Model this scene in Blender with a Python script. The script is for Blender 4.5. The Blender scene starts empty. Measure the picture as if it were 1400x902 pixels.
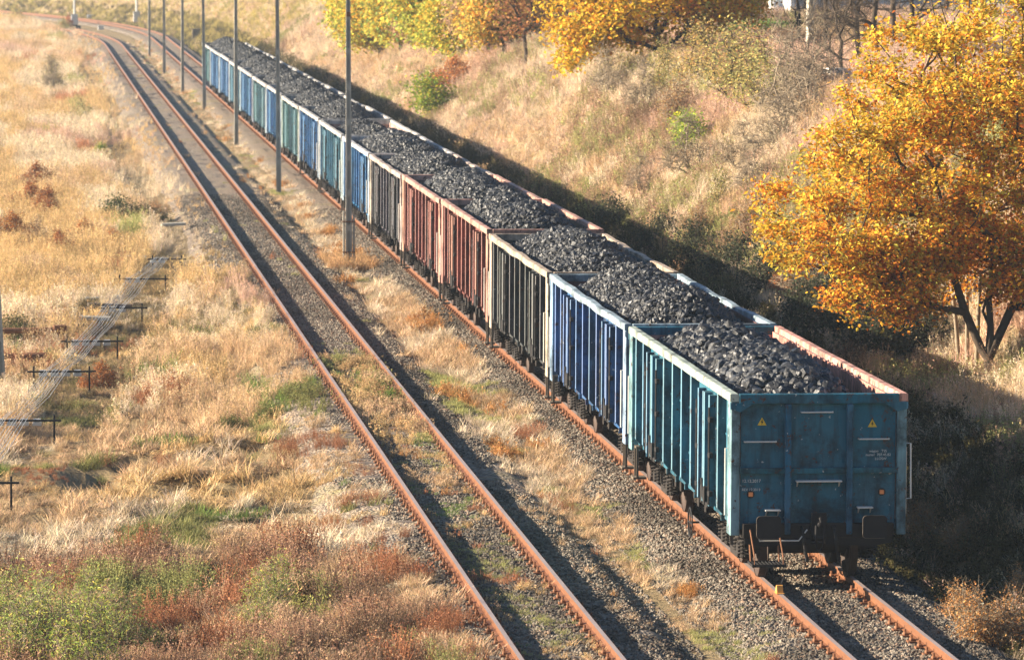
import bpy, math, random
import numpy as np
from mathutils import Matrix, Vector
rng = np.random.default_rng(7)
random.seed(7)
S = bpy.context.scene
COL = S.collection
R = math.radians
PI = math.pi

# ------------------------------------------------------------------ camera numbers (metres, radians)
FPX, PITCH, YAW, ROLL = 6650.86, .0826, .1000, .0050
CAM = np.array([-12.905, -78.246, 10.738])
def cam_axes():
    cp, sp, cy, sy, cr, sr = math.cos(PITCH), math.sin(PITCH), math.cos(YAW), math.sin(YAW), math.cos(ROLL), math.sin(ROLL)
    fwd = np.array([sy*cp, cy*cp, -sp]); right = np.array([cy, -sy, 0.]); up = np.cross(right, fwd)
    return right*cr + up*sr, -right*sr + up*cr, fwd
AR, AU, AF = cam_axes()
def project(P):
    v = np.asarray(P, float) - CAM
    d = v @ AF
    return 700 + FPX*(v @ AR)/d, 451 - FPX*(v @ AU)/d, d

# ------------------------------------------------------------------ terrain
def curve(y, y0, rad):
    d = np.maximum(np.asarray(y, float) - y0, 0)
    d1 = np.minimum(d, 330.)
    return -(d1**2/(2*rad) + (d - d1)*330./rad)
def c2(y): return curve(y, 392, 620)
def c1(y): return -4.9 + curve(y, 362, 680)

def _hash(ix, iy, seed):
    h = (ix.astype(np.int64)*374761393 + iy.astype(np.int64)*668265263 + seed*974711) & 0x7fffffff
    h = ((h ^ (h >> 13))*1274126177) & 0x7fffffff
    return ((h ^ (h >> 16)) & 0xffff)/65535.
def vnoise(x, y, seed=0):
    x = np.asarray(x, float); y = np.asarray(y, float)
    ix, iy = np.floor(x), np.floor(y); fx, fy = x - ix, y - iy
    fx = fx*fx*(3 - 2*fx); fy = fy*fy*(3 - 2*fy)
    a, b, c, d = _hash(ix, iy, seed), _hash(ix+1, iy, seed), _hash(ix, iy+1, seed), _hash(ix+1, iy+1, seed)
    return (a*(1-fx) + b*fx)*(1-fy) + (c*(1-fx) + d*fx)*fy
def fnoise(x, y, seed=0, o=3):
    s, a, t = 0., 1., 0.
    for k in range(o):
        s = s + a*vnoise(x*2**k + 17*k, y*2**k - 9*k, seed + k); t += a; a *= .5
    return s/t

PU = np.array([-900, -60, -22, -14, -10, -7.9, -7.1, -6.5, -3.3, -2.4, -1.7, 1.9, 2.5, 3.1, 3.6, 9.2, 10.6, 13.5, 20, 60, 400, 1500])
PU2 = np.array([-900, 1.9, 2.5, 3.1, 3.6, 5.3, 7.9, 12.2, 14, 20, 60, 400, 1500])
PZ2 = np.array([-4, -.42, -.62, -.55, -.25, .80, .95, 3.9, 5.1, 5.7, 6, 9, 30])
PZ = np.array([-4, -1.6, -1.0, -.85, -.72, -.66, -.5, -.42, -.42, -.36, -.42, -.42, -.62, -.55, -.2, 4.15, 4.85, 5.35, 5.7, 6.0, 9, 30])
def ground(x, y):
    x = np.asarray(x, float); y = np.asarray(y, float)
    u = x - c2(y)
    z = np.interp(u, PU, PZ); wb = np.clip((52 - y)/22, 0, 1)*(u > 1.9); z = z*(1-wb) + np.interp(u, PU2, PZ2)*wb
    left = np.clip((-6.6 - u)/1.5, 0, 1); slope = np.clip((u - 3.2)/2, 0, 1)
    z = z + left*(fnoise(x*.45, y*.3, 3) - .5)*.42 + slope*(fnoise(x*.3, y*.12, 5) - .5)*.6
    z = z + (left + slope)*(fnoise(x*1.6, y*1.2, 9) - .5)*.16
    z = z - left*hollow(x, y)
    # shallow drain under the signal wires
    dx = x - (-13.2 + (y - 18)*.0775)
    z = z - np.exp(-(dx/.8)**2)*np.clip((y - 10)/8, 0, 1)*np.clip((95 - y)/8, 0, 1)*.06
    # bank crest sinks and swells along its length
    z = z + np.clip((u - 8)/3, 0, 1)*(vnoise(y*.013, 0*y, 21) - .5)*1.0
    return z
def hollow(x, y):
    return .34*np.clip((fnoise(x*.62, y*.42, 88) - .60)*9, 0, 1)*np.clip((y - 2)/4, 0, 1)*np.clip((66 - y)/10, 0, 1)
def at(px, py):
    d = AF + AR*(px - 700)/FPX - AU*(py - 451)/FPX
    t = np.arange(60., 1100., .4)
    P = CAM[None] + d[None]*t[:, None]
    b = P[:, 2] < ground(P[:, 0], P[:, 1])
    i = int(np.argmax(b)) if b.any() else len(t) - 1
    return np.array([P[i, 0], P[i, 1], float(ground(P[i, 0], P[i, 1]))])

# ------------------------------------------------------------------ object helpers
def link(o, parent=None):
    COL.objects.link(o)
    if parent is not None: o.parent = parent
    return o
def thing(name, label, cat, loc=(0, 0, 0), rz=0., group=None):
    o = bpy.data.objects.new(name, None); o.empty_display_size = .3
    o.location = loc; o.rotation_euler = (0, 0, rz)
    link(o); tag(o, label, cat, group); return o
def tag(o, label=None, cat=None, group=None, kind=None):
    if label: o['label'] = label
    if cat: o['category'] = cat
    if group: o['group'] = group
    if kind: o['kind'] = kind
    return o
def put(name, me, parent=None, color=None, loc=(0, 0, 0), rot=(0, 0, 0), scale=(1, 1, 1)):
    o = bpy.data.objects.new(name, me)
    o.location = loc; o.rotation_euler = rot; o.scale = scale
    if color is not None: o.color = (*color, 1)
    return link(o, parent)

class MB:
    """collects boxes, tubes and prisms into one mesh"""
    def __init__(s): s.v = []; s.f = []
    def add(s, V, F):
        n = len(s.v); s.v += [tuple(map(float, p)) for p in V]; s.f += [tuple(i + n for i in f) for f in F]; return s
    def box(s, x0, x1, y0, y1, z0, z1, ch=0.):
        if ch <= 0:
            V = [(x, y, z) for z in (z0, z1) for y in (y0, y1) for x in (x0, x1)]
            F = [(0, 2, 3, 1), (4, 5, 7, 6), (0, 1, 5, 4), (2, 6, 7, 3), (0, 4, 6, 2), (1, 3, 7, 5)]
            return s.add(V, F)
        c = min(ch, .45*(x1-x0), .45*(y1-y0), .45*(z1-z0)); V = []; ix = {}
        for a in (0, 1):
            for b in (0, 1):
                for d in (0, 1):
                    X, Y, Z = (x0, x1)[a], (y0, y1)[b], (z0, z1)[d]
                    sx, sy, sz = (1, -1)[a]*c, (1, -1)[b]*c, (1, -1)[d]*c
                    ix[a, b, d] = len(V); V += [(X, Y+sy, Z+sz), (X+sx, Y, Z+sz), (X+sx, Y+sy, Z)]
        F = []
        for a in (0, 1): q = [ix[a, 0, 0], ix[a, 1, 0], ix[a, 1, 1], ix[a, 0, 1]]; F.append(q if a else q[::-1])
        for b in (0, 1): q = [ix[0, b, 0]+1, ix[1, b, 0]+1, ix[1, b, 1]+1, ix[0, b, 1]+1]; F.append(q[::-1] if b else q)
        for d in (0, 1): q = [ix[0, 0, d]+2, ix[1, 0, d]+2, ix[1, 1, d]+2, ix[0, 1, d]+2]; F.append(q if d else q[::-1])
        for a in (0, 1):
            for b in (0, 1): F.append((ix[a, b, 0], ix[a, b, 1], ix[a, b, 1]+1, ix[a, b, 0]+1))
            for d in (0, 1): F.append((ix[a, 0, d], ix[a, 1, d], ix[a, 1, d]+2, ix[a, 0, d]+2))
        for b in (0, 1):
            for d in (0, 1): F.append((ix[0, b, d]+1, ix[1, b, d]+1, ix[1, b, d]+2, ix[0, b, d]+2))
        for k in ix.values(): F.append((k, k+1, k+2))
        return s.add(V, F)
    def tube(s, pts, r, n=8, cap=True):
        pts = [Vector(p) for p in pts]; rs = r if isinstance(r, (list, tuple)) else [r]*len(pts)
        V = []; F = []; up = None
        for i, p in enumerate(pts):
            t = (pts[min(i+1, len(pts)-1)] - pts[max(i-1, 0)]).normalized()
            a = t.cross(Vector((0, 0, 1)) if abs(t.z) < .9 else Vector((1, 0, 0))).normalized()
            if up is not None and a.dot(up) < 0: a = -a
            up = a; b = t.cross(a)
            for k in range(n):
                w = 2*PI*k/n; V.append(p + (a*math.cos(w) + b*math.sin(w))*rs[i])
        for i in range(len(pts)-1):
            for k in range(n):
                F.append((i*n+k, i*n+(k+1) % n, (i+1)*n+(k+1) % n, (i+1)*n+k))
        if cap: F += [tuple(range(n))[::-1], tuple((len(pts)-1)*n + k for k in range(n))]
        return s.add(V, F)
    def prism(s, prof, axis, a0, a1):
        """2-D outline pushed along an axis; for 'x' outline is (y,z), for 'y' it is (x,z), for 'z' (x,y)"""
        def P(p, a): return (a, p[0], p[1]) if axis == 'x' else (p[0], a, p[1]) if axis == 'y' else (p[0], p[1], a)
        n = len(prof); V = [P(p, a0) for p in prof] + [P(p, a1) for p in prof]
        F = [tuple(range(n))[::-1], tuple(range(n, 2*n))] + [(i, (i+1) % n, n+(i+1) % n, n+i) for i in range(n)]
        return s.add(V, F)
    def mesh(s, name, m=None, smooth=False):
        me = bpy.data.meshes.new(name); me.from_pydata(s.v, [], s.f); me.validate()
        import bmesh
        bm = bmesh.new(); bm.from_mesh(me); bmesh.ops.recalc_face_normals(bm, faces=bm.faces); bm.to_mesh(me); bm.free()
        if smooth: me.polygons.foreach_set('use_smooth', [True]*len(me.polygons))
        if m: me.materials.append(m)
        return me

def np_mesh(name, V, F, mat=None, col=None, smooth=False, attr='col'):
    """V (n,3), F (m,k) with k = 3 or 4, col (n,3) per vertex"""
    V = np.asarray(V, np.float32); F = np.asarray(F, np.int32)
    me = bpy.data.meshes.new(name)
    me.vertices.add(len(V)); me.vertices.foreach_set('co', V.ravel())
    me.loops.add(F.size); me.loops.foreach_set('vertex_index', F.ravel())
    me.polygons.add(len(F)); me.polygons.foreach_set('loop_start', np.arange(0, F.size, F.shape[1], dtype=np.int32))
    me.polygons.foreach_set('loop_total', np.full(len(F), F.shape[1], np.int32))
    me.polygons.foreach_set('use_smooth', np.full(len(F), smooth, bool))
    if col is not None:
        a = me.attributes.new(attr, 'FLOAT_COLOR', 'POINT')
        c = np.ones((len(V), 4), np.float32); c[:, :3] = col
        a.data.foreach_set('color', c.ravel())
    me.update(calc_edges=True); me.validate()
    if mat: me.materials.append(mat)
    return me

# ------------------------------------------------------------------ materials
class NT:
    def __init__(s, name):
        s.m = bpy.data.materials.new(name); s.m.use_nodes = True; s.t = s.m.node_tree; s.t.nodes.clear()
        s.out = s.n('ShaderNodeOutputMaterial')
    def n(s, typ, **kw):
        nd = s.t.nodes.new(typ)
        for k, v in kw.items():
            if k.startswith('i_'): nd.inputs[k[2:].replace('_', ' ')].default_value = v
            else: setattr(nd, k, v)
        return nd
    def l(s, a, b): s.t.links.new(a, b)
    def noise(s, vec, scale, detail=4, rough=.55):
        nd = s.n('ShaderNodeTexNoise'); nd.inputs['Scale'].default_value = scale; nd.inputs['Detail'].default_value = detail; nd.inputs['Roughness'].default_value = rough
        if vec is not None: s.l(vec, nd.inputs['Vector'])
        return nd.outputs['Fac']
    def ramp(s, fac, stops):
        nd = s.n('ShaderNodeValToRGB'); e = nd.color_ramp.elements
        while len(e) < len(stops): e.new(.5)
        for q, (p, c) in zip(e, stops):
            q.position = p; q.color = (c, c, c, 1) if not isinstance(c, (tuple, list)) else (*c, 1)
        s.l(fac, nd.inputs['Fac']); return nd.outputs['Color']
    def mix(s, fac, a, b, mode='MIX'):
        nd = s.n('ShaderNodeMix', data_type='RGBA', blend_type=mode)
        for k, v in ((0, fac), (6, a), (7, b)):
            if isinstance(v, (int, float)): nd.inputs[k].default_value = v
            elif isinstance(v, (tuple, list)): nd.inputs[k].default_value = (*v, 1)
            else: s.l(v, nd.inputs[k])
        return nd.outputs[2]
    def coord(s, which='Object', scale=None):
        o = s.n('ShaderNodeTexCoord').outputs[which]
        if scale:
            mp = s.n('ShaderNodeMapping'); mp.inputs['Scale'].default_value = scale; s.l(o, mp.inputs['Vector']); o = mp.outputs['Vector']
        return o
    def bump(s, h, strength=.3, dist=.02):
        b = s.n('ShaderNodeBump'); b.inputs['Strength'].default_value = strength; b.inputs['Distance'].default_value = dist
        s.l(h, b.inputs['Height']); return b.outputs['Normal']
    def bsdf(s, color, rough=.6, spec=.3, metal=0., normal=None):
        p = s.n('ShaderNodeBsdfPrincipled')
        for k, v in (('Base Color', color), ('Roughness', rough), ('Metallic', metal), ('Specular IOR Level', spec)):
            if isinstance(v, (int, float)): p.inputs[k].default_value = v
            elif isinstance(v, (tuple, list)): p.inputs[k].default_value = (*v, 1)
            else: s.l(v, p.inputs[k])
        if normal is not None: s.l(normal, p.inputs['Normal'])
        s.l(p.outputs['BSDF'], s.out.inputs['Surface']); return p
M = {}
def simple(name, col, rough=.6, spec=.3, metal=0., var=.25, scale=3.):
    t = NT(name); c = t.coord()
    f = t.noise(c, scale)
    k = t.mix(f, tuple(x*(1-var) for x in col), tuple(min(1, x*(1+var)) for x in col))
    t.bsdf(k, rough, spec, metal, t.bump(t.noise(c, scale*8), .15, .01)); M[name] = t.m; return t.m

def paint_material(key, name, rub_lit):
    t = NT(name)
    oi = t.n('ShaderNodeObjectInfo'); co = t.coord()
    off = t.n('ShaderNodeVectorMath', operation='ADD'); t.l(co, off.inputs[0])
    cmb = t.n('ShaderNodeCombineXYZ')
    m_ = t.n('ShaderNodeMath', operation='MULTIPLY'); m_.inputs[1].default_value = 60.; t.l(oi.outputs['Random'], m_.inputs[0])
    t.l(m_.outputs[0], cmb.inputs[0]); t.l(m_.outputs[0], cmb.inputs[1]); t.l(cmb.outputs[0], off.inputs[1])
    v = off.outputs[0]
    mp = t.n('ShaderNodeMapping'); mp.inputs['Scale'].default_value = (5, 5, .7); t.l(v, mp.inputs['Vector'])
    streak = t.noise(mp.outputs[0], 1.6, 4, .6)
    big = t.noise(v, .9, 5, .6)
    base = t.mix(t.ramp(big, [(.3, 0.), (.7, 1.)]), oi.outputs['Color'], t.mix(.16, oi.outputs['Color'], (.30, .32, .30)))
    dark = t.mix(.75, oi.outputs['Color'], (.02, .018, .018))
    base = t.mix(t.ramp(streak, [(.46, 0.), (.68, .75)]), base, dark)
    grime = t.noise(v, 1.3, 6, .7)
    base = t.mix(t.ramp(grime, [(.47, 0.), (.62, .85)]), base, t.mix(.85, oi.outputs['Color'], (.008, .009, .010)))
    sxx = t.n('ShaderNodeSeparateXYZ'); t.l(co, sxx.inputs[0])
    ab = t.n('ShaderNodeMath', operation='ABSOLUTE'); t.l(sxx.outputs['X'], ab.inputs[0])
    mr = t.n('ShaderNodeMapRange'); mr.inputs['From Min'].default_value = 1.440; mr.inputs['From Max'].default_value = 1.450; mr.inputs['To Max'].default_value = rub_lit; t.l(ab.outputs[0], mr.inputs['Value'])
    lit = t.mix(1., oi.outputs['Color'], (2.4, 2.4, 2.4), 'MULTIPLY')  # outermost faces paler: rubbed paint plus sunlit brightness put into the colour
    base = t.mix(mr.outputs[0], base, t.mix(.3, lit, (.50, .47, .43)))
    chips = t.noise(v, 4.5, 7, .78)
    rustc = t.mix(t.noise(v, 20.), (.03, .016, .011), (.12, .05, .028))
    base = t.mix(t.ramp(chips, [(.585, 0.), (.62, 1.)]), base, rustc)
    sc = t.noise(v, 11., 3, .6)
    base = t.mix(t.ramp(sc, [(.69, 0.), (.71, .7)]), base, (.5, .52, .5))
    t.bsdf(base, t.ramp(chips, [(.3, .5), (.8, .85)]), .25, 0., t.bump(t.noise(v, 2.2, 3), .25, .04)); M[key] = t.m
paint_material('paint', 'weathered_paint', .5); paint_material('plain', 'weathered_rim_paint', 0.)

def rail_material():
    t = NT('rail_steel'); c = t.coord()
    mp = t.n('ShaderNodeMapping'); mp.inputs['Scale'].default_value = (1, .25, 1); t.l(c, mp.inputs['Vector'])
    f = t.noise(mp.outputs[0], 9., 5, .65)
    rust = t.mix(f, (.075, .030, .015), (.25, .098, .038))
    g = t.n('ShaderNodeNewGeometry'); sx = t.n('ShaderNodeSeparateXYZ'); t.l(g.outputs['True Normal'], sx.inputs[0])
    sp = t.n('ShaderNodeSeparateXYZ'); t.l(g.outputs['Position'], sp.inputs[0])
    top = t.n('ShaderNodeMath', operation='GREATER_THAN'); top.inputs[1].default_value = .93; t.l(sx.outputs['Z'], top.inputs[0])
    hi = t.n('ShaderNodeMath', operation='GREATER_THAN'); hi.inputs[1].default_value = -.02; t.l(sp.outputs['Z'], hi.inputs[0])
    k = t.n('ShaderNodeMath', operation='MULTIPLY'); t.l(top.outputs[0], k.inputs[0]); t.l(hi.outputs[0], k.inputs[1])
    worn = t.mix(t.noise(mp.outputs[0], 4.), (.22, .17, .16), (.38, .31, .29))
    t.bsdf(t.mix(k.outputs[0], rust, worn), .62, .4, 0., t.bump(f, .3, .01)); M['rail'] = t.m
rail_material()

def ballast_material():
    t = NT('ballast_gravel'); c = t.coord()
    v = t.n('ShaderNodeTexVoronoi'); v.inputs['Scale'].default_value = 15.; t.l(c, v.inputs['Vector'])
    sep = t.n('ShaderNodeSeparateColor'); t.l(v.outputs['Color'], sep.inputs[0])
    st = t.ramp(sep.outputs[0], [(0, (.075, .062, .05)), (.4, (.20, .165, .13)), (.8, (.36, .30, .235)), (1, (.20, .115, .065))])
    big = t.noise(c, .35, 5, .6)
    st = t.mix(t.ramp(big, [(.4, 0.), (.65, .45)]), st, (.24, .17, .115))
    moss = t.noise(c, .22, 5, .65)
    st = t.mix(t.ramp(moss, [(.55, 0.), (.7, .6)]), st, (.26, .22, .07))
    inv = t.n('ShaderNodeMath', operation='SUBTRACT'); inv.inputs[0].default_value = 1.; t.l(v.outputs['Distance'], inv.inputs[1])
    t.bsdf(st, .9, .2, 0., t.bump(inv.outputs[0], 1., .06)); M['ballast'] = t.m
ballast_material()

def soil_material():
    t = NT('straw_covered_soil'); c = t.coord()
    f = t.noise(c, .5, 6, .65); g = t.noise(c, 6., 5, .7)
    a = t.mix(f, (.17, .11, .055), (.40, .29, .15))
    a = t.mix(t.ramp(t.noise(c, .12, 4), [(.5, 0.), (.75, .4)]), a, (.26, .22, .10))
    a = t.mix(g, t.mix(.45, a, (.05, .035, .02)), t.mix(.3, a, (.5, .4, .24)))
    t.bsdf(a, .95, .1, 0., t.bump(g, .8, .12)); M['soil'] = t.m
soil_material()

def foliage_material(name, inst, trans=.3, rough=.7):
    t = NT(name)
    va = t.n('ShaderNodeAttribute', attribute_name='col')
    col = va.outputs['Color']
    if inst:
        ia = t.n('ShaderNodeAttribute', attribute_name='tint', attribute_type='INSTANCER')
        col = t.mix(1., col, ia.outputs['Color'], 'MULTIPLY')
    else:
        oi = t.n('ShaderNodeObjectInfo'); col = t.mix(1., col, oi.outputs['Color'], 'MULTIPLY')
    d = t.n('ShaderNodeBsdfDiffuse'); t.l(col, d.inputs['Color'])
    tr = t.n('ShaderNodeBsdfTranslucent'); t.l(col, tr.inputs['Color'])
    mx = t.n('ShaderNodeMixShader'); mx.inputs[0].default_value = trans
    t.l(d.outputs[0], mx.inputs[1]); t.l(tr.outputs[0], mx.inputs[2]); t.l(mx.outputs[0], t.out.inputs['Surface'])
    M[name] = t.m
foliage_material('grass_blades', True, .3)
foliage_material('leaves', False, .35)

def stone_material():
    t = NT('crushed_stone')
    ia = t.n('ShaderNodeAttribute', attribute_name='tint', attribute_type='INSTANCER')
    c = t.coord()
    k = t.mix(t.noise(c, 2.5), t.mix(.3, ia.outputs['Color'], (.05, .04, .035)), ia.outputs['Color'])
    t.bsdf(k, .9, .2); M['stone'] = t.m
stone_material()

def coal_material():
    t = NT('coal'); g = t.n('ShaderNodeNewGeometry'); c = t.coord()
    k = t.ramp(g.outputs['Random Per Island'], [(0, (.004, .0045, .006)), (.7, (.011, .012, .015)), (1, (.05, .052, .056))])
    t.bsdf(k, t.ramp(t.noise(c, 14.), [(.3, .36), (.7, .75)]), .6, 0., t.bump(t.noise(c, 22., 4, .7), .5, .02)); M['coal'] = t.m
    t = NT('coal_dust'); c = t.coord(); f = t.noise(c, 12., 6, .7)
    v = t.n('ShaderNodeTexVoronoi'); v.inputs['Scale'].default_value = 9.; t.l(c, v.inputs['Vector'])
    t.bsdf(t.mix(f, (.012, .013, .014), (.04, .041, .043)), .55, .5, 0., t.bump(v.outputs['Distance'], 1., .08)); M['coal_dust'] = t.m
coal_material()

def bark_material(name, a, b, sc=6.):
    t = NT(name); c = t.coord('Object', (1, 1, .25)); f = t.noise(c, sc, 6, .7)
    t.bsdf(t.mix(f, a, b), .9, .1, 0., t.bump(f, .7, .03)); M[name] = t.m
bark_material('bark', (.035, .026, .02), (.14, .105, .075))
bark_material('pale_bark', (.16, .125, .09), (.40, .32, .22))

def concrete_material():
    t = NT('aged_concrete'); c = t.coord()
    f = t.noise(c, 5., 6, .7); s_ = t.noise(t.coord('Object', (6, 6, .5)), 1.5, 4)
    k = t.mix(f, (.30, .28, .23), (.52, .48, .40))
    k = t.mix(t.ramp(s_, [(.5, 0.), (.75, .6)]), k, (.16, .15, .12))
    t.bsdf(k, .9, .2, 0., t.bump(t.noise(c, 40.), .3, .01)); M['concrete'] = t.m
concrete_material()
simple('timber', (.13, .105, .08), .9, .15, 0, .4, 4.)
simple('sleeper_wood', (.17, .14, .115), .92, .15, 0, .45, 5.)
simple('dark_iron', (.016, .014, .014), .7, .3, 0, .5, 6.)
simple('rusty_iron', (.20, .09, .045), .8, .25, 0, .45, 6.)
simple('running_gear', (.026, .021, .018), .8, .25, 0, .6, 5.)
simple('wheel_steel', (.05, .030, .022), .7, .35, 0, .5, 5.)
simple('galvanised', (.50, .50, .48), .5, .5, .3, .15, 9.)
simple('white_paint', (.78, .77, .72), .7, .3, 0, .06, 2.)
simple('bare_metal', (.62, .60, .55), .5, .5, 0, .2, 9.)
simple('lettering', (.62, .66, .64), .7, .2, 0, .15, 9.)
simple('yellow_sign', (.70, .46, .04), .6, .3, 0, .15, 9.)
simple('black_sign', (.02, .02, .02), .6, .3, 0, .1, 9.)
simple('orange_reflector', (.85, .30, .10), .5, .4, 0, .1, 9.)
simple('yellow_paint', (.55, .26, .06), .7, .3, 0, .25, 6.)
simple('grey_render', (.30, .34, .38), .8, .2, 0, .08, .6)
simple('cream_block', (.70, .64, .55), .85, .2, 0, .12, 2.)
simple('cabinet_grey', (.60, .58, .56), .6, .3, 0, .1, 2.)
simple('asphalt_path', (.26, .24, .22), .9, .2, 0, .15, 1.)
simple('glass_dark', (.04, .05, .06), .2, .5, 0, .1, 2.)

# ------------------------------------------------------------------ ground and track beds
def build_ground():
    us = np.concatenate([np.array([-900, -500, -250, -120, -60, -40, -30, -25]), np.arange(-22, -7.9, .45), np.array([-7.5, -7.1, -6.8, -6.5, -5.9, -4.9, -3.9, -3.3, -2.9, -2.4, -2., -1.7, -1, 0, 1, 1.9, 2.2, 2.5, 2.8, 3.1, 3.35, 3.6]),
                         np.arange(4, 14, .4), np.arange(14, 30, 1.), np.array([32, 36, 42, 50, 60, 75, 95, 130, 200, 300, 400, 700, 1100, 1500])])
    ys = np.concatenate([np.array([-600, -300, -150, -100, -70, -45, -30]), np.arange(-22, 120, .8), np.arange(120, 300, 2.), np.arange(300, 720, 4.), np.array([740, 780, 850, 950, 1100, 1400, 1900, 2600, 3500])])
    U, Y = np.meshgrid(us, ys)
    X = U + c2(Y); Z = ground(X, Y)
    nu, ny = len(us), len(ys)
    i = np.arange(ny-1)[:, None]*nu + np.arange(nu-1)[None]
    F = np.stack([i, i+1, i+nu+1, i+nu], -1).reshape(-1, 4)
    me = np_mesh('ground', np.stack([X, Y, Z], -1).reshape(-1, 3), F, M['soil'], smooth=True)
    tag(put('ground', me), kind='structure')
build_ground()

def bed_z(d, y, seed):
    z = np.interp(np.abs(d), [0, 1.35, 1.75, 2.15, 2.45], [-.195, -.195, -.26, -.43, -.62])
    return z + (fnoise(d*3 + 50, y*3, seed) - .5)*.05
def build_bed(cf, seed):
    ds = np.linspace(-2.45, 2.45, 40)
    ys = np.concatenate([np.arange(-40, 120, .4), np.arange(120, 330, 2.), np.arange(330, 700, 3.)])
    D, Y = np.meshgrid(ds, ys); X = cf(Y) + D; Z = bed_z(D, Y, seed)
    nu, ny = len(ds), len(ys); i = np.arange(ny-1)[:, None]*nu + np.arange(nu-1)[None]
    F = np.stack([i, i+1, i+nu+1, i+nu], -1).reshape(-1, 4)
    tag(put('ballast_bed', np_mesh('ballast_bed', np.stack([X, Y, Z], -1).reshape(-1, 3), F, M['ballast'], smooth=True)), kind='structure')
build_bed(c2, 31); build_bed(c1, 41)

# ------------------------------------------------------------------ railway tracks
RAILPROF = [(-.036, 0), (.036, 0), (.036, -.036), (.012, -.05), (.010, -.128), (.062, -.142), (.062, -.155), (-.062, -.155), (-.062, -.142), (-.010, -.128), (-.012, -.05), (-.036, -.036)]
def sleeper_mesh():
    b = MB()
    for k in range(1): b.box(-1.25, 1.25, -.12, .12, -.33, -.188, .02)
    me = b.mesh('sleeper', M['sleeper_wood'])
    f = MB()
    f.box(-.18, .18, -.085, .085, -.19, -.155, .004)
    for q in (-1, 1):
        f.box(q*.105-.035, q*.105+.035, -.06, .06, -.157, -.112, .012)
        f.tube([(q*.115, 0, -.125), (q*.115, 0, -.06)], .022, 6)
    return me, f.mesh('rail_fastening', M['rusty_iron'])
SLP, FAST = sleeper_mesh()
def build_track(cf, label, name_y0, sleeper_y):
    t = thing('railway_track', label, 'railway track', (float(cf(0)), 0, -.3), group='parallel railway tracks')
    ys = np.concatenate([np.arange(-45, 330, 15.), np.arange(330, 700, 4.)])
    x0 = float(cf(0))
    for s in (-1, 1):
        V = []; F = []; n = len(RAILPROF)
        for y in ys:
            for (a, z) in RAILPROF: V.append((float(cf(y)) - x0 + s*.752 + a, y, z + .3))
        for i in range(len(ys)-1):
            for k in range(n): F.append((i*n+k, (i+1)*n+k, (i+1)*n+(k+1) % n, i*n+(k+1) % n))
        me = bpy.data.meshes.new('rail'); me.from_pydata(V, [], F); me.materials.append(M['rail'])
        put('rail', me, t)
    n = 0; rest = MB(); restf = MB()
    for i in range(0, 560):
        y = sleeper_y + i*.62
        a = -math.atan(float(cf(y+1) - cf(y-1))/2)
        if n < 100:
            so = put('sleeper', SLP, t, loc=(float(cf(y)) - x0 + random.uniform(-.02, .02), y, .3 + random.uniform(-.008, .008)), rot=(0, 0, a + random.uniform(-.012, .012)))
            for sx in (-.752, .752): put('rail_fastening', FAST, so, loc=(sx, 0, 0))
        else:
            xx = float(cf(y)) - x0
            rest.box(xx-1.25, xx+1.25, y-.12, y+.12, -.03, .104)
            for sx in (-.75, .75):
                for q in (-1, 1): restf.box(xx+sx+q*.105-.035, xx+sx+q*.105+.035, y-.06, y+.06, .142, .215)
        n += 1
    o = put('sleeper', rest.mesh('far_sleepers', M['sleeper_wood']), t); o['kind'] = 'stuff'
    f = put('rail_fastening', restf.mesh('far_fastenings', M['rusty_iron']), o)
build_track(c2, 'rusty railway track carrying the coal wagons', 0, -8.2)
build_track(c1, 'empty railway track with weeds between its rails, beside the concrete poles', 0, -8.0)

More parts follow.
